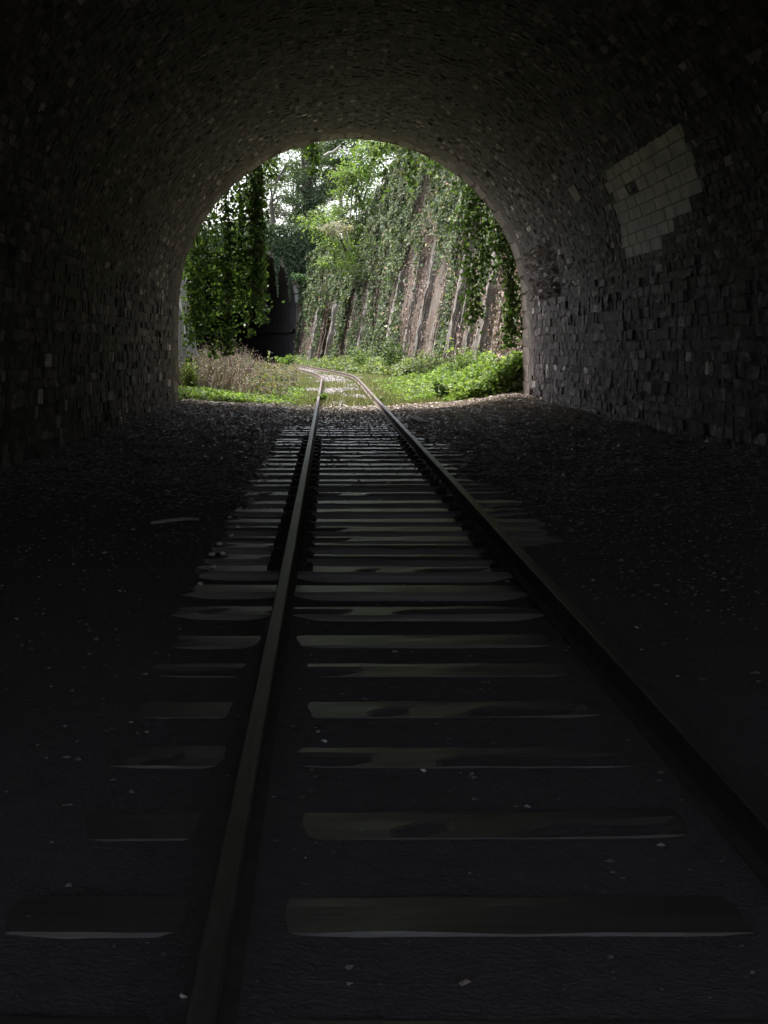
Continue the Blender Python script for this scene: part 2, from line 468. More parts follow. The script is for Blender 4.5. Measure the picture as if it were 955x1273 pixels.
BLK = []
s = PATCH[0]; k = 0
while s < PATCH[1] - 0.1:
    f_ = (s - PATCH[0]) / (PATCH[1] - PATCH[0])
    ya = PATCH[2] + 2.6 * max(0, .35 - f_) / .35 + 0.3 * float(vnoise(s * 9, 1, 4)); yb = PATCH[3] - 0.5 * float(vnoise(s * 7, 9, 4)) - .5 * f_
    y = ya - (0.4 if k % 2 else 0)
    while y < yb - 0.2:
        y1 = min(y + random.uniform(0.55, 0.95), yb)
        worn = 0.5 + 0.5 * float(sstep(.42, .6, fbm(y * .8, s * 1.6, 77)))
        if random.random() > 0.05: BLK.append((s, s + 0.168, max(y, ya), y1 - 0.014, random.uniform(0.85, 1.12) * worn))
        y = y1
    s += 0.178; k += 1
L = []
s = -0.12
while s < TP + 0.05:
    on_wall = s < TS + 0.3 or s > TP - TS - 0.3            # rubble courses below, small flat bricks over the vault
    hgt = random.uniform(0.12, 0.20) if on_wall else random.uniform(0.10, 0.135)
    y = 5.0 + random.uniform(0, .3)
    while y < PY - 1.0:
        ln = random.choice((random.uniform(.14, .26), random.uniform(.2, .36), random.uniform(.28, .5))) if on_wall else random.uniform(.2, .34)
        j = random.uniform(-.02, .02) if on_wall else random.uniform(-.006, .006)
        L.append((s + j, s + hgt - random.uniform(.006, .016) + j, y, min(y + ln - random.uniform(.008, .02), PY - 1.0)))
        y += ln
    s += hgt
L = np.array(L)
cs = (L[:, 0] + L[:, 1]) / 2; cyy = (L[:, 2] + L[:, 3]) / 2
keep = (L[:, 3] - L[:, 2] > 0.08)
for r in BLK: keep &= ~in_rect(cs, cyy, r[:4], 0.03)
keep &= ~in_rect(cs, cyy, ROUGH, -0.05)
keep &= rng.random(len(L)) > 0.025
L = L[keep]; cs = cs[keep]; cyy = cyy[keep]
n = len(L)
wallish = (cs < TS + 0.3) | (cs > TP - TS - 0.3)
pro = np.where(wallish, np.abs(rng.normal(size=n)) * 0.009 + 0.011 + (rng.random(n) < 0.08) * rng.random(n) * 0.04, np.abs(rng.normal(size=n)) * 0.004 + 0.0125 + (rng.random(n) < 0.03) * rng.random(n) * 0.012)
SV = stones(L[:, 0], L[:, 1], L[:, 2], L[:, 3], pro, rough=0.003, inset=0.025, tilt=0.012)
base = pick_cols(n, [(0.14, 0.118, 0.12), (0.185, 0.156, 0.155), (0.105, 0.09, 0.093), (0.28, 0.24, 0.235), (0.50, 0.45, 0.43)], [5, 4, 5, 2.4, 1.0], 0.4)
crown = np.exp(-((cs - TP / 2) / 3.2) ** 2)
soot = 1 - 0.5 * crown * (0.4 + fbm(cs * 0.9, cyy * 0.4, 21))         # steam-age soot lies thickest on the crown
scol = base * soot[:, None]
# the 300 stones that show largest become parts of their own
ctr = SV[:, 4, :]
ext = np.linalg.norm(SV[:, 7] - SV[:, 1], axis=1)
du = np.abs(L[:, 3] - L[:, 2])
fx_ = 1768 * np.abs(ctr[:, 0]) / ctr[:, 1] ** 2 + 1768 * np.abs(ctr[:, 2] - 1.47) / ctr[:, 1] ** 2
px = 408 + 1768 * ctr[:, 0] / ctr[:, 1]; py = 431 - 1768 * (ctr[:, 2] - 1.47) / ctr[:, 1]
area = du * fx_ * (L[:, 1] - L[:, 0]) * 1768 / ctr[:, 1]
vis = (px > 40) & (px < 930) & (py > 20) & (ctr[:, 1] > 17) & (ctr[:, 2] > 0.1)
order = np.argsort(-(area * vis))
single = order[:300]; rest = np.setdiff1d(np.arange(n), single)
for k in single:
    c0 = ctr[k]
    me = np_mesh('stone', SV[k] - c0, STONE_Q, cols=np.repeat(scol[k][None], 17, 0))
    o = link('stone', me, M['stone'], tunnel); o.location = Vector(c0) - tunnel.location
rq = (STONE_Q[None] + (np.arange(len(rest)) * 17)[:, None, None]).reshape(-1, 4)
o = at_parent(link('rubble_stonework', np_mesh('rubble_stonework', SV[rest].reshape(-1, 3), rq, cols=np.repeat(scol[rest], 17, 0)), M['stone']), tunnel)
o['kind'] = 'stuff'

# two patches of pale dressed blocks on the right haunch, one lone block, one craggy patch beside the portal
def lay_block(name, s0, s1, y0, y1, pr, col, mat, rough=0.002, inset=0.05, tilt=0.006):
    v = stones(np.array([s0]), np.array([s1]), np.array([y0]), np.array([y1]), np.array([pr]), rough, inset, tilt)[0]
    c0 = v[4].copy()
    o = link(name, np_mesh(name, v - c0, STONE_Q, cols=np.repeat(np.array(col)[None], 17, 0)), mat, tunnel)
    o.location = Vector(c0) - tunnel.location
    return o
for (s0_, s1_, y0_, y1_, t_) in BLK:
    lay_block('dressed_block', s0_, s1_, y0_, y1_, 0.0125 + random.uniform(-.0008, .0008), (0.42 * t_, 0.33 * t_, 0.27 * t_), M['ashlar'], rough=0.0006, inset=0.01, tilt=0.001)
lay_block('dressed_block', 4.05, 4.35, 24.4, 25.0, 0.03, (0.26, 0.215, 0.18), M['ashlar'])
cr = []
s = ROUGH[0]
while s < ROUGH[1]:
    hgt = random.uniform(0.08, 0.2); y = ROUGH[2] + random.uniform(0, .25)
    while y < ROUGH[3]:
        ln = random.uniform(.12, .34); cr.append((s, s + hgt - .01, y, y + ln - .015)); y += ln
    s += hgt
for c_ in cr:
    t_ = random.uniform(0.6, 1.4)
    lay_block('stone', *c_, random.uniform(0.008, 0.05), (0.42 * t_, 0.38 * t_, 0.365 * t_), M['stone'], rough=0.022, inset=0.14, tilt=0.07)

# dressed ring at the mouth of the tunnel: jamb blocks and voussoirs
s = -0.2; k = 0
while s < TP + 0.15:
    hgt = 0.42
    dep = 0.85 if k % 2 else 0.62
    t_ = random.uniform(0.8, 1.2)
    lay_block('voussoir', s, s + hgt - 0.014, HEAD - dep - 0.35, HEAD + 0.03, 0.008 + random.uniform(-.006, .008), (0.24 * t_, 0.205 * t_, 0.185 * t_), M['stone'], rough=0.006, inset=0.03, tilt=0.012)
    s += hgt; k += 1

# headwall above and beside the mouth
th = np.linspace(0, math.pi, 41)
inner = np.concatenate([[[TX + TR, -0.5]], np.stack([TX + TR * np.cos(th), TS + TR * np.sin(th)], 1), [[TX - TR, -0.5]]])
outer = []
for (x, z) in inner:
    dx, dz = x - TX, z - TS
    if z < 0: outer.append((TX + 24 * np.sign(dx), -0.5)); continue
    k = min(24 / max(abs(dx), 1e-6), 9.5 / max(dz, 1e-6)); outer.append((TX + dx * k, TS + dz * k))
outer = np.array(outer); ni = len(inner)
acc = Acc()
V = np.concatenate([np.stack([inner[:, 0], np.full(ni, yv), inner[:, 1]], 1) for yv in (PY - 0.02, HEAD)] + [np.stack([outer[:, 0], np.full(ni, yv), outer[:, 1]], 1) for yv in (PY - 0.02, HEAD)])
i = np.arange(ni - 1)
acc.add(V, np.concatenate([np.stack([a + i, a + i + 1, c + i + 1, c + i], 1) for a, c in ((0, 2 * ni), (ni, 3 * ni), (0, ni), (2 * ni, 3 * ni))]))
at_parent(link('headwall', acc.mesh('headwall'), M['wall']), tunnel)

# land over the tunnel
def slab(name, xs, ys, zf, mat):
    X, Y = np.meshgrid(xs, ys, indexing='ij')
    o = link(name, grid_mesh(name, np.stack([X, Y, zf(X, Y)], -1)), mat)
    o['kind'] = 'structure'; return o
slab('hill_over_tunnel', np.linspace(-60, 60, 40), np.linspace(REAR - 1, HEAD - 0.05, 20), lambda X, Y: 11.6 + (fbm(X * .2, Y * .2, 31) - .5) * 1.0 - 0.0 * X, M['hill'])

# ------------------------------------------------------------------ right retaining wall with pilasters and a niche
rwall = empty('retaining_wall', (5.0, 48, 0), 'tall leaning brick retaining wall with stone pilasters right of the curving track', 'wall')
wd = np.unique(np.concatenate([np.arange(34.4, 118.3, 0.5), [118.3]]))
wh = np.concatenate([[-0.6], np.linspace(0, 1, 40)])
WDm, WHm = np.meshgrid(wd, wh, indexing='ij')
Hm = np.where(WHm < 0, -0.6, WHm * wall_top(WDm))
wn = (fbm(WDm * 1.3, Hm * 1.3, 41) - 0.5) * 0.30
WP = np.stack([wall_x(WDm) + BAT * Hm + wn, WDm, Hm], -1)
NICHE = (101.6, 104.6)
skip = ((WDm > NICHE[0]) & (WDm < NICHE[1]) & (Hm < 4.2))[:-1, :-1]
at_parent(link('wall_face', grid_mesh('wall_face', WP, skip=skip), M['wall']), rwall)
# niche: recessed box with arched head
acc = Acc()
y0, y1 = NICHE[0] - 0.2, NICHE[1] + 0.7
prof = [(y0, -0.5), (y0, 3.4)] + [((y0 + y1) / 2 - (y1 - y0) / 2 * math.cos(a), 3.4 + 1.1 * math.sin(a)) for a in np.linspace(0.3, math.pi - 0.3, 7)] + [(y1, 3.4), (y1, -0.5)]
prof = np.array(prof)
fr = np.stack([wall_x(prof[:, 0]) + BAT * prof[:, 1] - 0.12, prof[:, 0], prof[:, 1]], 1)
bk = fr + np.array([1.3, 0.25, 0])
k = len(prof); i = np.arange(k - 1)
acc.add(np.concatenate([fr, bk]), np.stack([i, i + 1, k + i + 1, k + i], 1))
mid = bk.copy(); mid[:, 1] = bk[:, 1].mean(); mid[:, 0] = np.interp(bk[:, 1].mean(), [bk[0, 1], bk[-1, 1]], [bk[0, 0], bk[-1, 0]])
acc.add(np.concatenate([bk, mid]), np.stack([i, i + 1, k + i + 1, k + i], 1))
at_parent(link('niche', acc.mesh('niche'), M['wall']), rwall)
def pilaster(d, wdt, proj, top, seed):
    nh = 26
    hs = np.linspace(-0.4, top, nh)
    cs_ = [(-wdt / 2, 0.25), (-wdt / 2, -proj), (-wdt / 4, -proj), (0, -proj), (wdt / 4, -proj), (wdt / 2, -proj), (wdt / 2, 0.25)]
    P = np.zeros((len(cs_), nh, 3))
    for a, (dy, dx) in enumerate(cs_):
        nn = (fbm(hs * 2.3 + a * 0.9, np.full(nh, seed * 3.1), 51) - 0.5) * 0.5 * min(1.0, wdt)
        P[a, :, 0] = wall_x(d + dy) + BAT * hs + dx + nn * (1 if dx < 0 else 0)
        P[a, :, 1] = d + dy + nn * 0.7
        P[a, :, 2] = hs
    return grid_mesh('pilaster', P, smooth=False)
PIL = [(62.5, 0.4, 0.2, 5.5), (72.5, 0.45, 0.2, 6.2), (83, 0.5, 0.25, 6.0), (93, 0.5, 0.25, 6.5), (53, 0.5, 0.2, 4.5), (48.3, 0.95, 0.4, 5.2), (58, 0.7, 0.3, 8.2), (56.2, 0.4, 0.16, 6.2), (68, 0.55, 0.3, 6.6), (77.5, 0.75, 0.35, 5.6), (88, 0.6, 0.35, 5.0), (98, 0.7, 0.35, 5.6), (107.5, 1.0, 0.5, 7.0), (100.4, 0.7, 0.4, 6.4)]
for j, (d, a, p_, tp) in enumerate(PIL):
    at_parent(link('pilaster', pilaster(d, a, p_, tp, j), M['pilaster']), rwall)

# left retaining wall (mostly behind the ivy)
lwall = empty('retaining_wall', (-5.0, 45, 0), 'low pale retaining wall half hidden behind the hanging ivy at the portal', 'wall')
LD = np.array([34.4, 45, 58, 75, 95, 118.3]); LX = np.array([-4.25, -4.9, -5.6, -7.2, -10.0, -15.0])
def lwall_x(d): return smooth_interp(d, LD, LX, 2.0)
WDl, WHl = np.meshgrid(wd, np.linspace(-0.1, 1, 24), indexing='ij')
Hl = WHl * 5.5
at_parent(link('wall_face', grid_mesh('wall_face', np.stack([lwall_x(WDl) - 0.16 * Hl - (fbm(WDl * 1.3, Hl * 1.3, 42) - 0.5) * 0.3, WDl, Hl], -1)[:, ::-1]), M['wall']), lwall)
for j, d in enumerate((40.5, 50, 60)):
    nh = 16; hs = np.linspace(-0.4, 5.2, nh)
    P = np.zeros((5, nh, 3))
    for a, (dy, dx) in enumerate([(-.45, -.25), (-.45, .45), (0, .45), (.45, .45), (.45, -.25)]):
        P[a, :, 0] = lwall_x(d + dy) - 0.16 * hs + dx + (fbm(hs * 1.7 + a, np.full(nh, j * 2.2), 53) - .5) * .15; P[a, :, 1] = d + dy; P[a, :, 2] = hs
    at_parent(link('pilaster', grid_mesh('pilaster', P, smooth=False), M['palestone']), lwall)

# plateaus behind the walls
def right_land(X, Y):
    wx = wall_x(Y) + BAT * wall_top(Y); t = np.clip((X - wx) / 14, 0, 1)
    return wall_top(Y) - 0.05 + 5.0 * t + (fbm(X * .3, Y * .3, 33) - .5) * 1.2 * np.minimum(t * 5, 1)
U, Yl = np.meshgrid(np.concatenate([np.linspace(0, 20, 24), [60, 200]]), np.concatenate([np.arange(34.4, 118.3, 1.5), [118.3]]), indexing='ij')
Xl = wall_x(Yl) + BAT * wall_top(Yl) - 0.25 + U
o = link('hillside', grid_mesh('hillside', np.stack([Xl, Yl, right_land(Xl, Yl)], -1)), M['hill']); o['kind'] = 'structure'
Xk = lwall_x(Yl) - 0.16 * 5.5 + 0.1 - U
o = link('hillside', grid_mesh('hillside', np.stack([Xk, Yl, 5.4 + np.minimum(U, 20) * 0.02 + (fbm(Xk * .3, Yl * .3, 34) - .5) * 0.8 * np.minimum(U, 1)], -1)[:, ::-1]), M['hill']); o['kind'] = 'structure'

# ------------------------------------------------------------------ second tunnel at the end of the cutting
T2D, T2R, T2S = 118.3, 4.8, 5.1
T2C = np.array([-7.4, T2D, 0.0]); T2A = R_(9)
fw = np.array([-math.sin(T2A), math.cos(T2A), 0]); rt = np.array([math.cos(T2A), math.sin(T2A), 0]); up = np.array([0, 0, 1.0])
t2 = empty('railway_tunnel', tuple(T2C), 'far dark tunnel mouth where the track bends away under ivy', 'tunnel')
def t2p(u, f, z): return T2C + np.multiply.outer(np.asarray(u, float), rt) + np.multiply.outer(np.asarray(f, float), fw) + np.multiply.outer(np.asarray(z, float), up)
inner = np.concatenate([[[T2R, -0.8]], np.stack([T2R * np.cos(th), T2S + T2R * np.sin(th)], 1), [[-T2R, -0.8]]])
outer = []
for (x, z) in inner:
    dx, dz = x, z - T2S
    if z < 0: outer.append((12 * np.sign(dx), -0.8)); continue
    k = min((8.0 if dx > 0 else 14) / max(abs(dx), 1e-6), 5.6 / max(dz, 1e-6)); outer.append((dx * k, T2S + dz * k))
outer[0] = (8.0, -0.8); outer[-1] = (-14, -0.8)
outer = np.array(outer); ni = len(inner); i = np.arange(ni - 1)
acc = Acc()
acc.add(np.concatenate([t2p(inner[:, 0], 0 * inner[:, 0], inner[:, 1]), t2p(outer[:, 0], 0 * inner[:, 0], outer[:, 1]), t2p(outer[:, 0], 0 * inner[:, 0] + 1.2, outer[:, 1])]),
        np.concatenate([np.stack([a + i, a + i + 1, c + i + 1, c + i], 1) for a, c in ((0, ni), (ni, 2 * ni))]))
at_parent(link('headwall', acc.mesh('headwall'), M['wall']), t2)
fs = np.linspace(0, 60, 25)
FF, II = np.meshgrid(fs, np.arange(ni), indexing='ij')
vp = t2p(inner[II, 0] + (-0.004 * FF ** 2), FF, inner[II, 1])
vp[-1, :, :] = t2p(np.full(ni, -0.004 * 3600), np.full(ni, 60.0), np.full(ni, 3.0))
at_parent(link('vault', grid_mesh('vault', vp), M['soot']), t2)
lv, lq = [], []
fs2 = np.linspace(0.6, 50, 26)
sec = [(T2R + 0.05, 2.95), (T2R - 0.22, 2.95), (T2R - 0.22, 2.72), (T2R + 0.05, 2.72)]
P = np.stack([t2p(np.full(26, a) - 0.004 * fs2 ** 2, fs2, np.full(26, z)) for a, z in sec])
at_parent(link('ledge', grid_mesh('ledge', P, smooth=False), M['soot']), t2)
for k in range(19):                                        # pale arch stones, alternately long and short
    a0 = math.pi * k / 19 + 0.012; a1 = math.pi * (k + 1) / 19 - 0.012
    ro = T2R + (0.95 if k % 2 else 0.62)
    c0 = t2p((T2R + .3) * math.cos((a0 + a1) / 2), 0, T2S + (T2R + .3) * math.sin((a0 + a1) / 2))
    vs_ = []
    for f in (-0.12, 0.5):
        for r_, a in ((T2R - 0.05, a0), (T2R - 0.05, a1), (ro, a1), (ro, a0)):
            vs_.append(t2p(r_ * math.cos(a), f, T2S + r_ * math.sin(a)) - c0)
    me = np_mesh('voussoir', np.array(vs_), [(0, 1, 2, 3), (7, 6, 5, 4), (0, 4, 5, 1), (1, 5, 6, 2), (2, 6, 7, 3), (3, 7, 4, 0)])
    o = link('voussoir', me, M['palestone'], t2); o.location = Vector(c0) - t2.location
X, Y = np.meshgrid(np.concatenate([[-60], np.linspace(-24, 40, 40)]), np.linspace(119.5, 190, 14), indexing='ij')
o = link('hill_over_tunnel', grid_mesh('hill_over_tunnel', np.stack([X, Y, 9.6 + 0.06 * (Y - 119.5) + (fbm(X * .2, Y * .2, 36) - .5) * 1.5], -1)), M['hill']); o['kind'] = 'structure'

# ------------------------------------------------------------------ railway track: rails, sleepers, chairs
track = empty('railway_track', (TRK, 10, 0), 'old railway track of rusty rails on weathered wooden sleepers running out of the tunnel', 'railway track')
prof = np.array([(-.052, 0), (.052, 0), (.052, .010), (.017, .026), (.016, .105), (.030, .115), (.032, .143), (.026, .15), (-.026, .15), (-.032, .143), (-.030, .115), (-.016, .105), (-.017, .026), (-.052, .010)])
rd = np.unique(np.concatenate([np.linspace(REAR, 56, 60), np.arange(56, 126, 1.5)]))
for sd in (-1, 1):
    tx = track_x(rd); hd = np.gradient(tx, rd)
    nx = 1 / np.sqrt(1 + hd ** 2); ny = -hd / np.sqrt(1 + hd ** 2)
    wob = (fbm(rd * 0.12, 0 * rd + sd, 61) - 0.5) * 0.05 * (rd > 36)
    zz = wob + 0.012
    P = np.zeros((len(rd), len(prof) + 1, 3))
    pr = np.concatenate([prof, prof[:1]])
    P[:, :, 0] = tx[:, None] + nx[:, None] * (sd * 0.74 + pr[None, :, 0])
    P[:, :, 1] = rd[:, None] + ny[:, None] * (sd * 0.74 + pr[None, :, 0])
    P[:, :, 2] = zz[:, None] + pr[None, :, 1] - 0.0
    me = grid_mesh('rail', P, smooth=False); me.materials.append(M['rust']); me.materials.append(M['railhead'])
    mi = np.zeros((len(rd) - 1, len(prof)), np.int32); mi[:, 6:9] = 1
    me.polygons.foreach_set('material_index', mi.ravel())
    at_parent(link('rail', me, None), track)
ys_img = [795, 759.1, 731.2, 707.6, 691.7, 677.9, 669.4, 657.3, 646.6, 634, 623.5, 613, 603, 596.4, 589.5, 582.6, 576.8, 571, 566.3, 561.7, 557, 552.7, 549, 545.5, 540.7]
SD = [1.7, 2.35, 3.0, 3.7, 4.4, 5.12, 5.8, 6.5] + [2599 / (v - 431) for v in ys_img]
SD = [d for i_, d in enumerate(SD) if i_ == 0 or d - SD[i_ - 1] > 0.3]
d = SD[-1] + 0.66
while d < 33: SD.append(d); d += 0.66
def sleeper_mesh(seed):
    r = np.random.default_rng(seed)
    xs = np.linspace(-1.3, 1.3, 27); 
    cr_ = [(-.13, -.18), (-.132, -.02), (-.118, 0.0), (-.045, 0.001), (.04, 0.001), (.112, 0.0), (.131, -.02), (.13, -.18)]
    P = np.zeros((27, 8, 3))
    for a, (yv, zv) in enumerate(cr_):
        P[:, a, 0] = xs; P[:, a, 1] = yv + (fbm(xs * 2.2 + seed * 9, 0 * xs + a * .6, 71) - .5) * .014
        P[:, a, 2] = zv + ((fbm(xs * 3 + seed * 5, 0 * xs + a * .5, 72) - .5) * .014 if 0 < a < 7 else 0)
    P[:, 3, 2] -= 0.02 * (fbm(xs * 1.1 + seed, 0 * xs + 3, 73) > 0.55)      # drying split
    P[0, :, 0] += r.normal(size=8) * .03; P[-1, :, 0] += r.normal(size=8) * .03
    n_, m_ = 27, 8; idx = np.arange(n_ * m_).reshape(n_, m_)
    q = np.stack([idx[:-1, :-1], idx[1:, :-1], idx[1:, 1:], idx[:-1, 1:]], -1).reshape(-1, 4)
    caps = np.array([[idx[e, 0], idx[e, k_], idx[e, k_ + 1], idx[e, k_ + 2]] if False else [idx[e, 0], idx[e, k_], idx[e, k_ + 1], idx[e, 7]] for e in (0, -1) for k_ in (1, 3, 5)])
    me = np_mesh('sleeper', P.reshape(-1, 3), np.concatenate([q, caps]))
    me.materials.append(M['wood']); return me
SM = [sleeper_mesh(k) for k in range(7)]
acc = Acc()
for bx0 in [(-.15, .15, -.085, .085, 0.0, 0.022), (-.11, -.055, -.06, .06, .02, .06), (.055, .11, -.06, .06, .02, .06), (-.135, -.115, .045, .065, .02, .05), (.115, .135, -.065, -.045, .02, .05)]:
    acc.add(*box(*bx0))
CH = acc.mesh('chair'); CH.materials.append(M['iron'])
for k, d in enumerate(SD):
    o = link('sleeper', SM[k % 7] if k % 3 else SM[(k * 5 + 2) % 7], None, track)
    o.location = (random.uniform(-.04, .04), d - 10, -0.003 + random.uniform(-.004, .004))
    o.rotation_euler = (random.uniform(-.002, .024), random.uniform(-.004, .004), random.uniform(-.02, .02))
    if 8.8 < d < 23:
        for sd in (-1, 1):
            c_ = link('chair', CH, None, o); c_.location = (sd * 0.74 - o.location.x, 0, 0.002)

# ------------------------------------------------------------------ ballast stones, litter, small things on the floor
def octa(P, sz, seed):
    """irregular eight-faced stones at points P"""
    r = np.random.default_rng(seed); n = len(P)
    d6 = np.array([[1, 0, 0], [-1, 0, 0], [0, 1, 0], [0, -1, 0], [0, 0, 1], [0, 0, -1]], float)
    V = d6[None] * sz[:, None, None] * r.uniform(.55, 1.15, (n, 6, 1)) + r.normal(size=(n, 6, 3)) * sz[:, None, None] * .22
    V[:, :, 2] *= .4
    V = V + P[:, None, :]
    f = np.array([[0, 2, 4], [2, 1, 4], [1, 3, 4], [3, 0, 4], [2, 0, 5], [1, 2, 5], [3, 1, 5], [0, 3, 5]])
    return V.reshape(-1, 3), (f[None] + (np.arange(n) * 6)[:, None, None]).reshape(-1, 3)
n = 140000
X = rng.uniform(TX - TR + .02, TX + TR - .02, n); Y = 2.4 + (PY + 1.3 - 2.4) * rng.random(n) ** 1.0
sz = rng.lognormal(math.log(.023), .35, n) * (.45 + .55 * sstep(9, 20, Y))
onsl = np.zeros(n, bool)
u = X - TRK
for d in SD:
    onsl |= (np.abs(Y - d) < .15) & (np.abs(u) < 1.3)
cover = (fbm(X * 1.1, Y * 1.1, 81) > 0.56) & (((u > 0.95) & (fbm(X * .3 + 3, Y * .45, 18) < .47)) | (u < -1.15))
rail_ = (np.abs(np.abs(u) - .74) < .06)
full = (rng.random(n) < .3 * sstep(23, 30, Y)) 
k = (~onsl | cover | full | (rng.random(n) < .012)) & ~rail_ & (rng.random(n) < .06 + sstep(9, 19, Y + (fbm(X * .5, Y * .5, 83) - .5) * 6 + 3.0 * (u > 1)))
X, Y, sz = X[k], Y[k], sz[k]
Z = np.maximum(ballast_z(X, Y) - 0.16 * sstep(PY - 0.1, PY + 0.85, Y), np.where(onsl[k], -0.02, -9)) + sz * rng.uniform(.0, .5, len(X))
gcol = pick_cols(len(X), [(0.26, 0.238, 0.232), (0.33, 0.30, 0.293), (0.42, 0.385, 0.375), (0.34, 0.265, 0.23), (0.66, 0.63, 0.60)], [5, 4, 2.5, 1.2, .15], .25)
V, Ft = octa(np.stack([X, Y, Z], 1), sz, 5)
o = link('ballast_gravel', np_mesh('ballast_gravel', V, Ft=Ft, cols=np.repeat(gcol, 6, 0)), M['gravel'])
tag(o, 'dark broken ballast stones covering the tunnel floor', 'gravel', kind='stuff')
# outside track gravel
n = 16000
Y = PY + 0.6 + (95 - PY) * rng.random(n) ** 1.5; X = track_x(Y) + rng.normal(size=n) * 0.9
sz = rng.lognormal(math.log(.03), .3, n)
V, Ft = octa(np.stack([X, Y, ground_z(X, Y) + sz * .2], 1), sz, 6)
o = link('track_gravel', np_mesh('track_gravel', V, Ft=Ft, cols=np.repeat(pick_cols(n, [(0.17, 0.155, 0.148), (0.13, 0.11, 0.10), (0.24, 0.22, 0.21)], [3, 2, 1], .2), 6, 0)), M['gravel'])
tag(o, 'pale gravel between the rails outside the tunnel', 'gravel', kind='stuff')
# dead leaves
n = 24000
X = np.concatenate([rng.uniform(TX - TR + .1, TX + TR - .1, n // 2), TX + TR - np.abs(rng.normal(size=n - n // 2)) * 1.6 - .1])
X = np.clip(X, TX - TR + .1, TX + TR - .1)
Y = PY + 1.0 - np.abs(rng.normal(size=n)) * np.where(rng.random(n) < .7, 4.5, 11); Y = np.where(Y < 15, rng.uniform(20, PY, n), Y)
Z = np.maximum(ballast_z(X, Y), -0.02) + 0.03
ok = np.abs(np.abs(X - TRK) - .74) > .08
V, q = leaves(np.stack([X, Y, Z], 1)[ok], (rng.normal(size=(n, 3)) * .35 + [0, 0, 1])[ok], rng.uniform(.035, .085, n)[ok], wide=.7, fold=.2)
o = link('leaf_litter', np_mesh('leaf_litter', V, q, cols=rep4(pick_cols(int(ok.sum()), [(0.42, 0.34, 0.315), (0.55, 0.47, 0.44), (0.28, 0.225, 0.205), (0.68, 0.63, 0.60)], [4, 3, 2.5, 1.4], .3))), M['litter'])
tag(o, 'dry fallen leaves scattered over the ballast near the portal', 'leaf litter', kind='stuff')

def stick(name, label, pts, rads, mat, cat='stick'):
    c = np.array(pts[0], float)
    V, q = tube(np.array(pts) - c, rads, 7)
    return tag(link(name, np_mesh(name, V, q, smooth=True), mat, None, tuple(c)), label, cat)
stick('pale_stick', 'pale bare stick lying on the ballast left of the track', [(-1.44, 11.55, .04), (-1.3, 11.58, .055), (-1.16, 11.66, .06), (-1.06, 11.7, .05)], [.012, .018, .016, .008], M['palebark'])
stick('fallen_branch', 'thin dead branch leaning at the foot of the right tunnel wall', [(3.75, 24.2, .20), (3.98, 24.3, .30), (4.25, 24.5, .38), (4.52, 24.6, .50)], [.012, .014, .012, .006], M['palebark'], 'branch')
stick('fallen_branch', 'short twig on the ballast beside the right rail', [(1.75, 20.4, .06), (1.95, 20.45, .08), (2.2, 20.5, .09)], [.01, .012, .006], M['palebark'], 'branch')
def board(name, label, c, l, wd_, t, rz, mat):
    acc = Acc(); v, q = box(-wd_ / 2, wd_ / 2, -l / 2, l / 2, 0, t)
    v = v + rng.normal(size=v.shape) * 0.008; acc.add(v, q)
    o = link(name, acc.mesh(name), mat, None, c); o.rotation_euler = (0.03, 0.04, rz); bevel_mod(o, 0.006)
    return tag(o, label, 'board')
board('wooden_board', 'short grey board lying on the ballast just right of the right rail', (1.72, 27.0, .07), 1.5, .2, .03, R_(4), M['plank'])
board('wooden_board', 'dark weathered plank lying along the left portal jamb', (-3.2, 32.2, .03), 2.2, .2, .06, R_(70), M['wood'])
board('wooden_board', 'shorter dark plank in front of the plank at the left jamb', (-3.0, 31.0, .03), 1.6, .16, .05, R_(80), M['wood'])
# small white chips at the sleeper ends and loose scraps between the rails
acc = Acc(); v, q = box(-.02, .02, -.015, .015, 0, .018); acc.add(v + rng.normal(size=v.shape) * .004, q)
CHIP = acc.mesh('white_chip'); CHIP.materials.append(M['white'])
for d in SD:
    if 8.3 < d < 21 and random.random() < .85:
        for _ in range(random.choice((1, 1, 2))):
            o = link('white_chip', CHIP, None, None, (TRK - 1.27 + random.uniform(-.06, .05), d + random.uniform(-.06, .08), .012)); o.rotation_euler = (0.2, 0.3, random.uniform(0, 3)); s_ = random.uniform(.45, 1.0); o.scale = (s_, s_, s_)
            tag(o, 'tiny white stone chip at the left ends of the sleepers', 'stone chip', 'white chips along the left sleeper ends')
acc = Acc(); th6 = np.linspace(0, 2 * math.pi, 7)[:-1]
rim = np.stack([.04 * np.cos(th6), .022 * np.sin(th6), .008 * np.sin(th6 * 2)], 1)
v = np.concatenate([rim, rim * .5 + [0, 0, .012], rim + [0, 0, -.003]]); i6 = np.arange(6); j6 = (i6 + 1) % 6
acc.add(v, np.concatenate([np.stack([i6, j6, 6 + j6, 6 + i6], 1), [[6, 7, 8, 9], [6, 9, 10, 11]], np.stack([12 + i6, 12 + j6, j6, i6], 1)]))
SCRAP = acc.mesh('paper_scrap'); SCRAP.materials.append(M['white'])
for (x, y, z, lab) in [(-0.015, 5.27, .01, 'small pale scrap nearest the left rail between the rails'), (0.325, 4.87, .02, 'small pale scrap lying in front of the others between the rails'),
                       (-1.65, 7.53, .03, 'pale scrap at the far left edge of the tunnel floor'), (-1.23, 8.39, .03, 'pale scrap on the floor left of the sleeper ends'),
                       (1.6, 8.6, .06, 'pale scrap on the ballast close right of the right rail'), (1.56, 7.2, .05, 'tiny pale scrap right of the right rail, nearer the camera')]:
    o = link('paper_scrap', SCRAP, None, None, (x, y, z)); o.rotation_euler = (0.1, 0.15, random.uniform(-.6, .6)); s_ = random.uniform(.3, .45); o.scale = (s_, s_, s_)
    tag(o, lab, 'scrap', 'loose scraps on the tunnel floor')

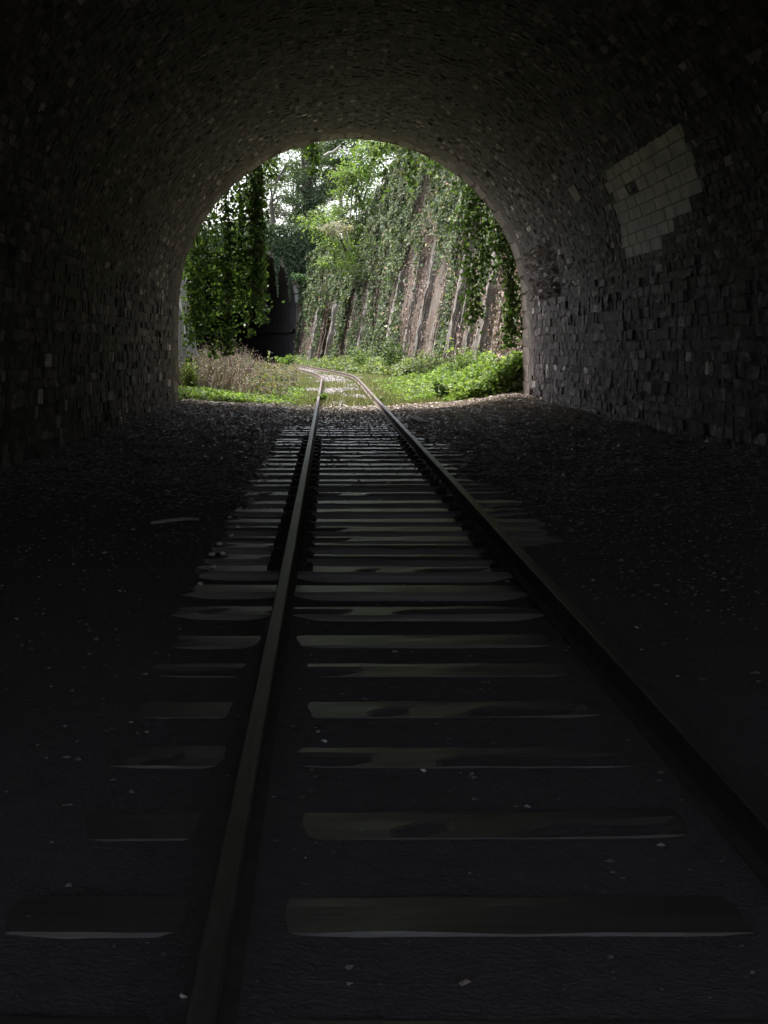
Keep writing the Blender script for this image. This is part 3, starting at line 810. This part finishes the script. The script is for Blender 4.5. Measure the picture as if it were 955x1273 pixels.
# ------------------------------------------------------------------ vegetation
IVY = [(0.038, 0.075, 0.018), (0.055, 0.105, 0.026), (0.026, 0.05, 0.016), (0.10, 0.165, 0.035)]
def hanging_ivy(xc, wpx, yt, yb, n, label, dep=35.2, lsz=.095):
    k = dep / 1768
    x0 = (xc - 408) * k; w_ = wpx * k / 2; zt = 1.47 + (431 - yt) * k; zb = 1.47 + (431 - yb) * k
    root = empty('hanging_ivy', (x0, dep, zt), label, 'ivy', 'ivy strands hanging over the portal')
    nst = max(2, int(w_ * 14)); acc = Acc(); ends = []
    for j in range(nst):
        xo = random.uniform(-w_, w_) * .8; yo = random.uniform(-.25, .25); e = zb + abs(random.gauss(0, .25)) * (zt - zb) * .6
        m_ = 9; zz = np.linspace(zt + .4, e, m_)
        px_ = x0 + xo + np.cumsum(rng.normal(size=m_)) * .03; py_ = dep + yo + np.cumsum(rng.normal(size=m_)) * .025
        V, q = tube(np.stack([px_, py_, zz], 1), np.linspace(.012, .004, m_), 4); acc.add(V, q); ends.append((px_, py_, zz, e))
    at_parent(link('stem', acc.mesh('stem', True), M['vine']), root)
    wts = np.array([zt + .4 - e[3] for e in ends]); cnt = (n * wts / wts.sum()).astype(int)
    P = []
    for (a, b_, zz, e), c_ in zip(ends, cnt):
        z = rng.uniform(e, zt + .4, c_)
        spread = .055 + .06 * rng.random(c_) + 0.05 * vnoise(z * 2.2, np.full(c_, e * 7), 3)
        P.append(np.stack([np.interp(-z, -zz, a) + rng.normal(size=c_) * spread * .9, np.interp(-z, -zz, b_) + rng.normal(size=c_) * spread, z], 1))
    P = np.concatenate(P)
    N = rng.normal(size=P.shape) * .55 + np.array([0.0, 0.7, .45]) * np.where(rng.random((len(P), 1)) < .7, 1, -1)
    V, q = leaves(P, N, rng.uniform(.45, 1.4, len(P)) * lsz, tip=[0, 0, -1.3], wide=.95)
    at_parent(link('leaves', np_mesh('leaves', V, q, cols=rep4(pick_cols(len(P), IVY, [4, 4, 3, 2], .2))), M['leaf']), root)
HI = [
 (231, 12, 320, 452, 260, 'sparse ivy strand touching the left portal jamb'),
 (246, 24, 270, 446, 900, 'loose sunlit ivy strand second from the left jamb'),
 (262, 14, 255, 450, 420, 'thin see-through ivy strand third from the left jamb'),
 (277, 22, 235, 446, 1500, 'dense dark ivy column fourth from the left jamb'),
 (293, 16, 222, 392, 620, 'short ivy strand with bright green tips in the left curtain'),
 (307, 18, 208, 378, 950, 'shaded ivy strand sixth from the left jamb'),
 (322, 24, 192, 408, 1900, 'densest ivy column at the right edge of the left curtain'),
 (312, 26, 380, 420, 130, 'ragged low-hanging ivy tips in front of the far tunnel mouth'),
 (345, 12, 178, 232, 150, 'small ivy tuft left of the crown of the arch'),
 (394, 16, 160, 222, 260, 'dark ivy tuft hanging below the crown left of the middle'),
 (372, 10, 162, 190, 60, 'very short ivy wisp at the upper left of the arch'),
 (466, 6, 158, 212, 70, 'thin ivy thread just right of the crown'),
 (479, 9, 160, 262, 150, 'long thin ivy thread right of the crown reaching down'),
 (510, 16, 165, 238, 230, 'dark ivy tuft right of the crown in front of the wall'),
 (539, 12, 178, 222, 100, 'short ivy tuft high on the right haunch of the arch'),
 (573, 12, 205, 290, 110, 'sparse ivy strand leftmost in the right curtain'),
 (590, 22, 222, 424, 1250, 'dense dark ivy column in the right curtain beside the bare pilaster'),
 (607, 14, 238, 360, 240, 'loose bright ivy strand between the two dark right columns'),
 (619, 12, 255, 335, 190, 'short ivy strand above the grey pilaster'),
 (633, 20, 275, 440, 1150, 'dense dark ivy column nearest the right jamb'),
 (647, 12, 300, 462, 330, 'thin ivy strand touching the right portal jamb'),
]
for h in HI: hanging_ivy(*h[:4], int(h[4] * (1.15 if h[0] < 335 else 1.1)), h[5])

# ivy over the right wall
def wall_pts(n, seed):
    r = np.random.default_rng(seed)
    d = 34.6 + (117.5 - 34.6) * r.random(n) ** 1.25
    h = r.random(n) * (wall_top(d) + 0.8)
    return d, h
WI = [(0.055, 0.085, 0.035), (0.085, 0.125, 0.045), (0.035, 0.06, 0.028), (0.14, 0.175, 0.075), (0.20, 0.21, 0.14), (0.20, 0.13, 0.08)]
d, h = wall_pts(380000, 91)
mask = fbm(d * 0.34 - h * .06, h * 0.14, 92) * 0.6 + fbm(d * 1.5 - h * 0.3, h * 0.22, 93) * 0.3 + fbm(d * 2.2, h * 2.2, 99) * 0.2
cover = 0.455 + 0.175 * sstep(3.2, 8.5, h) + 0.05 * sstep(72, 84, d) - 0.06 * sstep(62, 46, d) * sstep(7, 3, h)
for (pd, _, _, _) in PIL:
    cover = cover - 0.28 * np.exp(-((d - pd) / .8) ** 2) * sstep(7.5, 4.5, h)
brown = np.exp(-((d - 72) / 2.2) ** 2 - ((h - 9.2) / 1.1) ** 2)
cover = cover - .5 * brown
nich = (d > NICHE[0] - .1) & (d < NICHE[1] + .2) & (h < 4.2)
keep = (mask < cover + rng.normal(size=len(d)) * .05) & ~nich
d, h = d[keep], h[keep]
off = np.abs(rng.normal(size=len(d))) * .12 + .9 * np.maximum(fbm(d * 1.1, h * .9, 94) - .35, 0) * (.5 + sstep(3, 9, h)) + .03
P = np.stack([wall_x(d) + BAT * h - off - .10 - .25 * fbm(d * 1.2, h * .8, 97), d + rng.normal(size=len(d)) * .03, h], 1)
N = rng.normal(size=P.shape) * .5 + np.array([-.85, -.35, .45])
col = pick_cols(len(d), WI, [4, 4, 3, 2.0, .8, .6], .3) * (0.45 + 1.15 * fbm(d * .9, h * .7, 198))[:, None]
V, q = leaves(P, N, rng.lognormal(math.log(.11), .3, len(d)) * (0.75 + d / 150), tip=[0, 0, -1.2], wide=.9)
o = link('wall_ivy', np_mesh('wall_ivy', V, q, cols=rep4(col)), M['leaf_thick'])
tag(o, 'ivy mantle climbing over the leaning retaining wall beside the track', 'ivy', kind='stuff')
print('wall ivy', len(d))
# brown dead creeper and stems on the wall
n = 42000
d, h = wall_pts(n, 95)
k = (fbm(d * .7, h * .3, 96) > .44) & ~((d > NICHE[0] - .1) & (d < NICHE[1] + .2) & (h < 4.2)); d, h = d[k], h[k]
P = np.stack([wall_x(d) + BAT * h - rng.random(len(d)) * .18 - .08, d, h], 1)
V, q = leaves(P, rng.normal(size=P.shape) * .5 + [-.9, -.3, .3], rng.uniform(.08, .2, len(d)), tip=[0, 0, -1.2], wide=.5)
o = link('dead_creeper', np_mesh('dead_creeper', V, q, cols=rep4(pick_cols(len(d), [(0.20, 0.12, 0.085), (0.28, 0.20, 0.15), (0.14, 0.09, 0.07)], [3, 2, 2], .25))), M['litter'])
tag(o, 'brown withered creeper clinging to bare parts of the retaining wall', 'creeper', kind='stuff')
for j in range(15):                                       # woody stems running up the wall face
    d0 = random.uniform(40, 80); m_ = 14
    hs = np.linspace(-.1, random.uniform(4, 10), m_); dd = d0 + np.cumsum(rng.normal(size=m_)) * .12 + hs * random.uniform(-.1, .25)
    V, q = tube(np.stack([wall_x(dd) + BAT * hs - .22 - rng.random(m_) * .1, dd, hs], 1), np.linspace(.045, .015, m_) * random.uniform(.4, 1.0), 5)
    if j == 0: stems = Acc()
    stems.add(V, q)
o = link('creeper_stems', stems.mesh('creeper_stems', True), M['bark']); o.parent = None
tag(o, 'woody creeper stems climbing the face of the retaining wall', 'creeper', kind='stuff')

# ivy over the far tunnel mouth
n = 24000
uu = rng.uniform(-9, 8, n); zz = rng.uniform(5.0, 11.6, n)
rr = np.hypot(uu, np.maximum(zz - T2S, 0))
k = (rr > T2R + .22 + (fbm(uu * 1.9, zz * .9, 97) - .5) * 1.5) & (zz > 4.6 - 0 * uu)
k |= (rr < T2R + .1) & (rr > 3.4) & (vnoise(uu * 1.3, uu * 0, 98) > .85) & (zz > 7.5)
pale = vnoise(uu * 1.0 + 3, zz * 0, 99)
uu, zz = uu[k], zz[k]
P = t2p(uu, -.25 - np.abs(rng.normal(size=len(uu))) * .25, zz)
V, q = leaves(P, rng.normal(size=P.shape) * .5 + [.2, -.8, .5], rng.uniform(.16, .28, len(uu)), tip=[0, 0, -1.2])
o = link('parapet_ivy', np_mesh('parapet_ivy', V, q, cols=rep4(pick_cols(len(uu), [(0.04, 0.075, 0.03), (0.06, 0.10, 0.045), (0.10, 0.13, 0.07)], [3, 3, 1], .2))), M['leaf_thick'])
tag(o, 'ivy draped over the parapet of the far tunnel mouth', 'ivy', kind='stuff')
for uu_, zt, zb in ((3.0, 9.2, 5.6), (4.05, 8.3, 5.2), (1.9, 9.8, 7.6)):
    n = 240; z = rng.uniform(zb, zt, n); P = t2p(uu_ + rng.normal(size=n) * .16 * (z - zb) / (zt - zb) + (zt - z) * .06, -.3 + rng.normal(size=n) * .1, z)
    V, q = leaves(P, rng.normal(size=P.shape) * .5 + [.2, -.8, .5], rng.uniform(.12, .2, n), tip=[0, 0, -1.2])
    r_ = empty('hanging_ivy', tuple(P.mean(0)), {3.0: 'long ivy wisp hanging across the far tunnel mouth', 4.05: 'ivy wisp hanging at the right shoulder of the far tunnel mouth', 1.9: 'short ivy wisp near the crown of the far tunnel mouth'}[uu_], 'ivy', 'ivy wisps on the far tunnel mouth')
    at_parent(link('leaves', np_mesh('leaves', V, q, cols=rep4(pick_cols(n, [(0.07, 0.11, 0.05), (0.12, 0.15, 0.09)], [1, 1], .2))), M['leaf_thick']), r_)

# trees ---------------------------------------------------------------------
def tree(name, label, base, trunk_top, trunk_r, clumps, pal, wts, lsz, per, bark='bark', group=None, flat=.8, mat='leaf_tree', clsz=.42, wide=.5, nsub=16):
    """clumps: list of (x, y, z, radius); each big clump holds many small leaf sprays"""
    root = empty(name, base, label, 'tree' if 'tree' in name else 'shrub', group)
    b_ = np.array(base, float); t_ = np.array(trunk_top, float)
    acc = Acc(); m_ = 8; f = np.linspace(0, 1, m_)[:, None]
    path = b_ + (t_ - b_) * f; path[1:-1] += rng.normal(size=(m_ - 2, 3)) * trunk_r * .6
    acc.add(*tube(path, np.linspace(trunk_r * 1.3, trunk_r * .6, m_), 8))
    at_parent(link('trunk', acc.mesh('trunk', True), M[bark]), root)
    acc = Acc(); Ps = []; Ns = []
    for (x, y, z, r) in clumps:
        c = np.array((x, y, z)); st = path[random.randint(m_ // 2, m_ - 1)]
        pth = st + (c - st) * np.linspace(0, 1, 6)[:, None]; pth[1:-1] += rng.normal(size=(4, 3)) * r * .12; pth[1:-1, 2] += r * .15
        acc.add(*tube(pth, np.linspace(trunk_r * .42, trunk_r * .1, 6), 5))
        ns = max(5, int(nsub * r * r)); 
        dirs = unit(rng.normal(size=(ns, 3))); rad = r * rng.random(ns) ** .4
        sc = c + dirs * rad[:, None] * [1, 1, flat]
        for q_ in range(ns):
            if rng.random() < .35:
                pth2 = np.stack([c + (sc[q_] - c) * .2, (c + sc[q_]) / 2 + rng.normal(size=3) * .08, sc[q_]])
                acc.add(*tube(pth2, [.035, .025, .012], 4))
            k_ = int(per * rng.uniform(.5, 1.4)); s_ = clsz * rng.uniform(.6, 1.3)
            Ps.append(sc[q_] + rng.normal(size=(k_, 3)) * s_ * [1, 1, .45]); Ns.append(dirs[q_] * .5 + [0, 0, .8] + rng.normal(size=(k_, 3)) * .55)
    at_parent(link('branches', acc.mesh('branches', True), M[bark]), root)
    P = np.concatenate(Ps); N = np.concatenate(Ns)
    V, q = leaves(P, N, rng.uniform(.6, 1.3, len(P)) * lsz, wide=wide, tip=None)
    at_parent(link('crown', np_mesh('crown', V, q, cols=rep4(pick_cols(len(P), pal, wts, .2))), M[mat]), root)
    return len(P)
def I(x, y, d): return ((x - 408) * d / 1768, d, 1.47 + (431 - y) * d / 1768)
def C(x, y, d, rpx): return (*I(x, y, d), rpx * d / 1768)
GR = [(0.12, 0.20, 0.035), (0.17, 0.26, 0.05), (0.08, 0.14, 0.03), (0.24, 0.30, 0.11)]
DK = [(0.035, 0.065, 0.032), (0.055, 0.095, 0.05), (0.025, 0.045, 0.025), (0.10, 0.14, 0.09)]
PL = [(0.10, 0.15, 0.06), (0.16, 0.21, 0.09), (0.07, 0.11, 0.045)]
nt_ = 0
nt_ += tree('tree', 'bright yellow-green tree leaning over the retaining wall in the middle', (3.4, 97, 8.5), (1.4, 95, 13.2), .16,
     [C(452, 195, 96, 26), C(436, 225, 95, 26), C(455, 250, 96, 24), C(420, 262, 94, 22), C(445, 285, 94, 24), C(398, 280, 93, 18), C(415, 305, 92, 15), C(440, 315, 92, 15), C(385, 272, 94, 11), C(404, 326, 91, 10), C(428, 330, 91, 9), C(462, 218, 97, 20)],
     GR, [4, 4, 2, 2], .24, 40)
nt_ += tree('tree', 'dark blue-green evergreen behind the bright tree', (-1.2, 126, 10), (-1.5, 126, 17.5), .22,
     [C(386, 215, 126, 16), C(378, 232, 126, 18), C(390, 245, 126, 20), C(382, 262, 126, 18), C(398, 265, 126, 15), C(372, 250, 125, 12)], DK, [4, 3, 3, 1], .24, 34, flat=.9)
nt_ += tree('tree', 'loose pale tree with a grey trunk above the far tunnel', (-5.05, 126, 9.5), (-5.0, 126, 14.8), .24,
     [C(345, 232, 126, 14), C(357, 205, 127, 15), C(336, 215, 127, 10), C(352, 243, 126, 9), C(335, 258, 126, 9), C(366, 190, 128, 13), C(362, 282, 125, 10)], PL, [3, 2, 2], .22, 26, nsub=11)
nt_ += tree('tree', 'grey-green tree with a pale bare limb at the top of the arch', (2.0, 134, 10), (0.6, 134, 17), .22,
     [C(412, 180, 134, 16), C(430, 200, 134, 16), C(425, 172, 134, 15), C(402, 200, 133, 14), C(440, 178, 134, 14), C(448, 215, 134, 15), C(418, 226, 134, 13)], [(0.10, 0.15, 0.08), (0.17, 0.23, 0.13), (0.07, 0.11, 0.06)], [3, 2, 2], .25, 40)
stick('bare_limb', 'pale bare limb crossing the treetops under the crown of the arch', [I(403, 194, 124), I(409, 190, 124), I(414, 189, 124), I(419, 185, 124), I(424, 180, 124)], [.14, .12, .13, .10, .06], M['palebark'], 'branch')
nt_ += tree('tree', 'tall hazy tree far behind the dark evergreen', (-3.4, 160, 11), (-3.4, 160, 19), .3,
     [C(372, 215, 160, 20), C(395, 190, 160, 24), C(360, 172, 160, 14), C(400, 240, 160, 22), C(420, 215, 160, 22), C(378, 285, 150, 16), C(400, 290, 150, 18)], [(0.08, 0.12, 0.07), (0.13, 0.17, 0.10)], [1, 1], .34, 44)
nt_ += tree('tree', 'broad pale tree against the sky behind the far parapet', (-9.5, 150, 10.5), (-9.0, 150, 18), .3,
     [C(338, 200, 150, 14), C(350, 222, 150, 14), C(326, 230, 150, 16), C(345, 262, 148, 13), C(330, 275, 148, 14), C(360, 245, 150, 12), C(352, 180, 150, 12), C(365, 268, 148, 12), C(310, 250, 150, 18), C(295, 285, 150, 18)], [(0.10, 0.13, 0.08), (0.15, 0.18, 0.11), (0.07, 0.10, 0.06)], [3, 2, 2], .28, 30, nsub=20)
nt_ += tree('tree', 'unseen tall tree added to block sky over the treetops behind the far tunnel', (-2.0, 140, 11), (-2.0, 140, 27), .4,  # this and the next two trees are unseen, added to block sky sheen
     [(-9, 140, 23, 3.6), (-4, 139, 25, 3.8), (1.5, 140, 24.5, 3.8), (6, 141, 23, 3.6), (-6, 140, 30, 3.6), (0, 140, 31, 4), (5, 140, 29, 3.6), (10, 141, 27, 3.6), (-2, 140, 36, 3.6), (3.5, 140, 35, 3.2)], [(0.08, 0.12, 0.06), (0.13, 0.17, 0.09)], [1, 1], .5, 22, nsub=6, clsz=.7)
nt_ += tree('tree', 'unseen tall tree added to block sky above the wall top right of the bright tree', (10.0, 116, 12), (9.5, 116, 24), .35,
     [(5, 115, 21, 3), (10, 116, 22, 3.4), (15, 116, 21, 3.2), (7, 116, 27, 3.2), (12, 116, 28, 3.2), (4, 115, 25, 2.6)], [(0.10, 0.14, 0.05), (0.14, 0.18, 0.07)], [1, 1], .42, 22, nsub=7, clsz=.6)
nt_ += tree('tree', 'unseen tall tree added to block sky above the left end of the far parapet', (-13.0, 132, 10.5), (-13, 132, 23), .35,
     [(-16, 132, 20, 3.2), (-11.5, 132, 22, 3.2), (-18, 132, 25, 3.2), (-12.5, 132, 27, 3.4), (-15, 132, 31, 3)], [(0.08, 0.12, 0.05), (0.12, 0.16, 0.07)], [1, 1], .42, 22, nsub=7, clsz=.6)
nt_ += tree('tree', 'green tree filling the gap above the wall beside the bright tree', (9.0, 104, 9), (8.0, 104, 16), .25,
     [C(480, 185, 102, 24), C(470, 160, 104, 24), C(505, 165, 100, 26), C(470, 240, 100, 18), C(535, 150, 98, 26)], [(0.09, 0.14, 0.04), (0.14, 0.19, 0.06), (0.19, 0.20, 0.10)], [3, 2, 1], .26, 24)
nt_ += tree('flowering_shrub', 'grey-violet flowering shrub under the bright tree', (1.2, 92, 7.6), (0.7, 91, 8.6), .07,
     [C(407, 284, 90, 9), C(420, 280, 90, 10), C(432, 288, 90, 9), C(415, 292, 90, 8)], [(0.30, 0.27, 0.28), (0.20, 0.18, 0.18), (0.38, 0.35, 0.36), (0.10, 0.13, 0.06)], [3, 2, 2, 1], .16, 45, clsz=.26, nsub=22)
nt_ += tree('shrub', 'dark low shrub on the parapet left of the bright tree', (-4.0, 121, 9.4), (-4.0, 121, 10.3), .08,
     [C(345, 284, 121, 8), C(356, 280, 121, 9), C(368, 284, 121, 8), C(378, 288, 121, 7)], DK, [3, 2, 2, 1], .2, 40, nsub=12)
nt_ += tree('shrub', 'small blue-green shrub growing beside the far arch', (-2.2, 110, 6.0), (-2.6, 109.8, 6.4), .05,
     [C(369, 343, 109, 5), C(376, 345, 109, 4)], [(0.05, 0.11, 0.06), (0.08, 0.15, 0.08)], [1, 1], .2, 40, clsz=.2, nsub=18)
# fringe of growth along the wall top
for j, (x, y, d_, lab) in enumerate([(468, 300, 88, 'leafy bush at the wall top right of the bright tree'), (490, 172, 74, 'bushy growth at the wall top under the arch'), (540, 190, 62, 'bushy growth spilling over the wall top near the right haunch'), (455, 330, 90, 'dark bush hanging on the wall below the bright tree')]):
    nt_ += tree('shrub', lab, I(x + 8, y + 6, d_ + .4), I(x, y, d_), .06, [C(x - 8, y, d_ - .6, 11), C(x + 6, y - 5, d_ - .5, 12), C(x, y + 10, d_ - .7, 10)], [(0.07, 0.11, 0.04), (0.12, 0.16, 0.06), (0.04, 0.06, 0.03)], [2, 2, 1], .17, 40, nsub=20, clsz=.28)
print('tree leaves', nt_)

# low growth ------------------------------------------------------------------
def scatter_herbs(name, label, X, Y, hmax, pal, wts, lsz, per, cat='ground cover', up=.9, mat='herb'):
    n = len(X); Z = ground_z(X, Y)
    k = np.maximum(1, rng.poisson(per, n)); X = np.repeat(X, k); Y = np.repeat(Y, k); Z = np.repeat(Z, k); hm = np.repeat(hmax, k)
    n = len(X); P = np.stack([X + rng.normal(size=n) * .12, Y + rng.normal(size=n) * .12, Z + hm * rng.random(n) ** .6], 1)
    N = rng.normal(size=(n, 3)) * .55 + [0, -.1, up]
    V, q = leaves(P, N, rng.uniform(.6, 1.3, n) * lsz, wide=.8)
    o = link(name, np_mesh(name, V, q, cols=rep4(pick_cols(n, pal, wts, .22))), M[mat])
    tag(o, label, cat, kind='stuff'); return n
HB = [(0.125, 0.215, 0.034), (0.18, 0.275, 0.055), (0.075, 0.125, 0.025), (0.23, 0.285, 0.09)]
# right bank
n = 5200; Y = 34.7 + 26 * rng.random(n) ** 1.5; f = rng.random(n)
X = track_x(Y) + 1.55 + f * (wall_x(Y) - track_x(Y) - 1.7)
gap = fbm(X * .8, Y * .5, 101)
hm = (.08 + .62 * f ** 1.6 * sstep(62, 44, Y)) * (.25 + 1.5 * gap)
k = (gap > .43) & ((f > .25) | (gap > .5) | (Y < 44)); X, Y, hm = X[k], Y[k], hm[k]
a_ = scatter_herbs('ground_cover', 'bright green leafy weeds on the bank under the right wall', X, Y, hm, HB, [4, 4, 2, 2], .115, 11)
# left bank
n = 3600; Y = 34.7 + 16 * rng.random(n) ** 1.4; X = TRK - 1.3 - (2.9 + .04 * (Y - 34)) * rng.random(n) ** .8
gap = fbm(X * .9, Y * .5, 103); hm = .09 + .3 * gap * sstep(-.8, -2.5, X)
k = gap > .42; X, Y, hm = X[k], Y[k], hm[k]
a_ += scatter_herbs('ground_cover', 'bright green leafy weeds along the left edge of the track', X, Y, hm, HB, [4, 4, 2, 2], .10, 9)
# far strip under the wall
n = 1800; Y = rng.uniform(60, 116, n); X = wall_x(Y) - .2 - rng.random(n) * 1.4 * sstep(120, 95, Y)
a_ += scatter_herbs('ground_cover', 'pale green weeds along the foot of the wall far down the track', X, Y, .2 + .5 * fbm(X, Y * .3, 105), [(0.12, 0.17, 0.06), (0.18, 0.23, 0.09), (0.20, 0.21, 0.14)], [3, 2, 1], .2, 11)
# grass
def blades(X, Y, hgt, wid, pal, wts, name, label, cat, mat='straw', lean=.25, zoff=0):
    n = len(X); Z = ground_z(X, Y) - .02
    lx = rng.normal(size=n) * lean * hgt; ly = rng.normal(size=n) * lean * hgt
    th_ = rng.random(n) * math.pi; bx, by = np.cos(th_) * wid, np.sin(th_) * wid
    b0 = np.stack([X - bx, Y - by, Z], 1); b1 = np.stack([X + bx, Y + by, Z], 1)
    m1 = np.stack([X + bx * .7 + lx * .4, Y + by * .7 + ly * .4, Z + hgt * .6], 1); t_ = np.stack([X + lx, Y + ly, Z + hgt], 1)
    V = np.stack([b0, b1, m1, t_], 1).reshape(-1, 3)
    o = link(name, np_mesh(name, V, np.arange(n * 4).reshape(n, 4), cols=rep4(pick_cols(n, pal, wts, .22))), M[mat])
    return tag(o, label, cat, kind='stuff')
n = 42000; Y = 35 + 45 * rng.random(n) ** 1.3; X = track_x(Y) - .2 + rng.uniform(-1, 1, n) * (2.6 + .02 * (Y - 35))
g_ = fbm(X * .9, Y * .4, 107); u = np.abs(X - track_x(Y))
bare = (np.exp(-((Y - 50) / 1.8) ** 2) + .9 * np.exp(-((Y - 68) / 5) ** 2)) * ((X - track_x(Y) > -1.3) & (X - track_x(Y) < 2.2))
k = (g_ > .40 + .16 * (u < .6) + .3 * bare) & (np.abs(u - .74) > .06); X, Y = X[k], Y[k]
blades(X, Y, rng.uniform(.06, .2, len(X)), .012, [(0.21, 0.27, 0.065), (0.28, 0.31, 0.11), (0.15, 0.21, 0.045), (0.36, 0.33, 0.20)], [4, 3, 2, 1], 'grass', 'short yellow-green grass around the rails outside', 'grass')
# tall dry grass on the left bank
n = 5200; Y = 37.5 + 36 * rng.random(n) ** 1.2; X = lwall_x(Y) + .3 + (track_x(Y) - 2.0 - lwall_x(Y)) * rng.random(n) ** .9
g_ = fbm(X * .7, Y * .35, 109); k = g_ > .44; X, Y, g_ = X[k], Y[k], g_[k]
hg = (.0 + 1.25 * g_) * rng.uniform(.35, 1.35, len(X)) * (0.65 + .5 * sstep(-1.5, -4, X))
DRY = [(0.21, 0.165, 0.145), (0.30, 0.25, 0.225), (0.19, 0.12, 0.115), (0.15, 0.17, 0.08), (0.09, 0.13, 0.045)]
blades(X, Y, hg, .011, DRY, [4, 3, 2, 2, 2], 'dry_grass', 'tall dry pinkish grass on the left bank beyond the ivy', 'grass', lean=.18)
kk = rng.random(len(X)) < .8; Xs, Ys, Hs = X[kk], Y[kk], hg[kk]
k = rng.integers(2, 6, len(Xs)); Xs = np.repeat(Xs, k); Ys = np.repeat(Ys, k); Hs = np.repeat(Hs, k); n = len(Xs)
P = np.stack([Xs + rng.normal(size=n) * .10, Ys + rng.normal(size=n) * .10, ground_z(Xs, Ys) + Hs * rng.uniform(.6, 1.1, n)], 1)
V, q = leaves(P, rng.normal(size=P.shape), rng.uniform(.035, .08, n), tip=[0, 0, 1], wide=.5)
o = link('seed_heads', np_mesh('seed_heads', V, q, cols=rep4(pick_cols(n, [(0.36, 0.29, 0.265), (0.27, 0.185, 0.175), (0.44, 0.39, 0.36)], [3, 2, 2], .25))), M['straw'])
tag(o, 'feathery seed heads above the tall dry grass', 'grass', kind='stuff')

n = 1500; Y = 38 + 30 * rng.random(n) ** 1.2; X = lwall_x(Y) + .3 + (track_x(Y) - 2.0 - lwall_x(Y)) * rng.random(n)
g_ = fbm(X * 1.1, Y * .5, 111); k = g_ > .45; X, Y, g_ = X[k], Y[k], g_[k]
a_ += scatter_herbs('weeds', 'grey-green and brown weeds growing through the tall dry grass', X, Y, .2 + .9 * g_, [(0.07, 0.10, 0.035), (0.12, 0.13, 0.06), (0.16, 0.10, 0.085), (0.20, 0.17, 0.14)], [3, 2, 2, 1], .085, 12, cat='weeds')
# single plants one can pick out
def plant(name, label, x, y, d_, hpx, wpx, n, pal, lsz, cat='plant'):
    k = d_ / 1768; X0 = (x - 408) * k; z0 = float(ground_z(np.array([X0]), np.array([d_]))[0]); zt = 1.47 + (431 - y) * k
    H = max(zt - z0, hpx * k * .6); W = wpx * k / 2
    root = empty(name, (X0, d_, z0), label, cat); acc = Acc(); P = []
    ns = max(3, int(n / 70))
    for j in range(ns):
        e = np.array([X0 + random.uniform(-W, W), d_ + random.uniform(-W, W), z0 + H * random.uniform(.55, 1.0)])
        s0 = np.array([X0 + random.uniform(-W, W) * .4, d_, z0]); pth = s0 + (e - s0) * np.linspace(0, 1, 5)[:, None]; pth[1:-1] += rng.normal(size=(3, 3)) * .03
        acc.add(*tube(pth, [.014, .012, .01, .007, .004], 4))
        c_ = n // ns; f_ = rng.random(c_) ** .6
        P.append(s0 + (e - s0) * f_[:, None] + rng.normal(size=(c_, 3)) * [W * .25, W * .25, H * .06])
    at_parent(link('stem', acc.mesh('stem', True), M['vine']), root)
    P = np.concatenate(P); V, q = leaves(P, rng.normal(size=P.shape) * .6 + [0, -.2, .7], rng.uniform(.6, 1.3, len(P)) * lsz, wide=.75)
    at_parent(link('leaves', np_mesh('leaves', V, q, cols=rep4(pick_cols(len(P), pal, [1] * len(pal), .2))), M['herb']), root)
DG = [(0.05, 0.09, 0.03), (0.08, 0.14, 0.04), (0.03, 0.05, 0.02)]
MG = [(0.10, 0.17, 0.05), (0.15, 0.22, 0.08)]
plant('leafy_plant', 'dark green leafy plant standing in the bright weeds under the right curtain', 551, 474, 38, 26, 22, 260, DG, .10)
plant('bush', 'rounded green bush at the foot of the wall beyond the rails', 487, 418, 66, 40, 34, 900, MG + DG, .13, 'bush')
plant('bush', 'low mid-green bush against the wall left of the rounded bush', 452, 432, 78, 20, 30, 500, MG, .16, 'bush')
plant('bush', 'pale grey-green bush at the wall foot in front of the second pilaster', 530, 436, 54, 34, 44, 900, [(0.17, 0.20, 0.11), (0.12, 0.16, 0.07)], .10, 'bush')
plant('bush', 'spreading leafy bush beside the nearest grey pilaster', 570, 424, 44, 60, 50, 700, MG + [(0.2, 0.26, 0.09)], .11, 'bush')
plant('bush', 'tall bright bush crowding the right portal jamb', 636, 448, 38.5, 40, 44, 750, HB[:3], .11, 'bush')
plant('leafy_plant', 'dark weed clump in the bright weeds left of the track', 283, 478, 38.5, 24, 24, 300, DG, .10)
plant('leafy_plant', 'tall green grass tuft at the left portal jamb', 236, 450, 37.5, 36, 26, 420, [(0.13, 0.19, 0.04), (0.18, 0.24, 0.06)], .10)
plant('leafy_plant', 'slender weed standing in front of the far tunnel mouth', 336, 430, 60, 22, 8, 90, [(0.20, 0.22, 0.12), (0.14, 0.17, 0.07)], .10)
plant('leafy_plant', 'green tuft beside the left rail just outside the portal', 398, 490, 38, 16, 16, 260, HB[:3], .08)
plant('leafy_plant', 'green tuft inside the right rail just outside the portal', 470, 492, 37.5, 14, 14, 220, HB[:3], .08)
plant('leafy_plant', 'bright mound of weeds at the foot of the far tunnel mouth', 356, 441, 108, 8, 22, 420, HB[:2], .22)
print('herbs', a_)
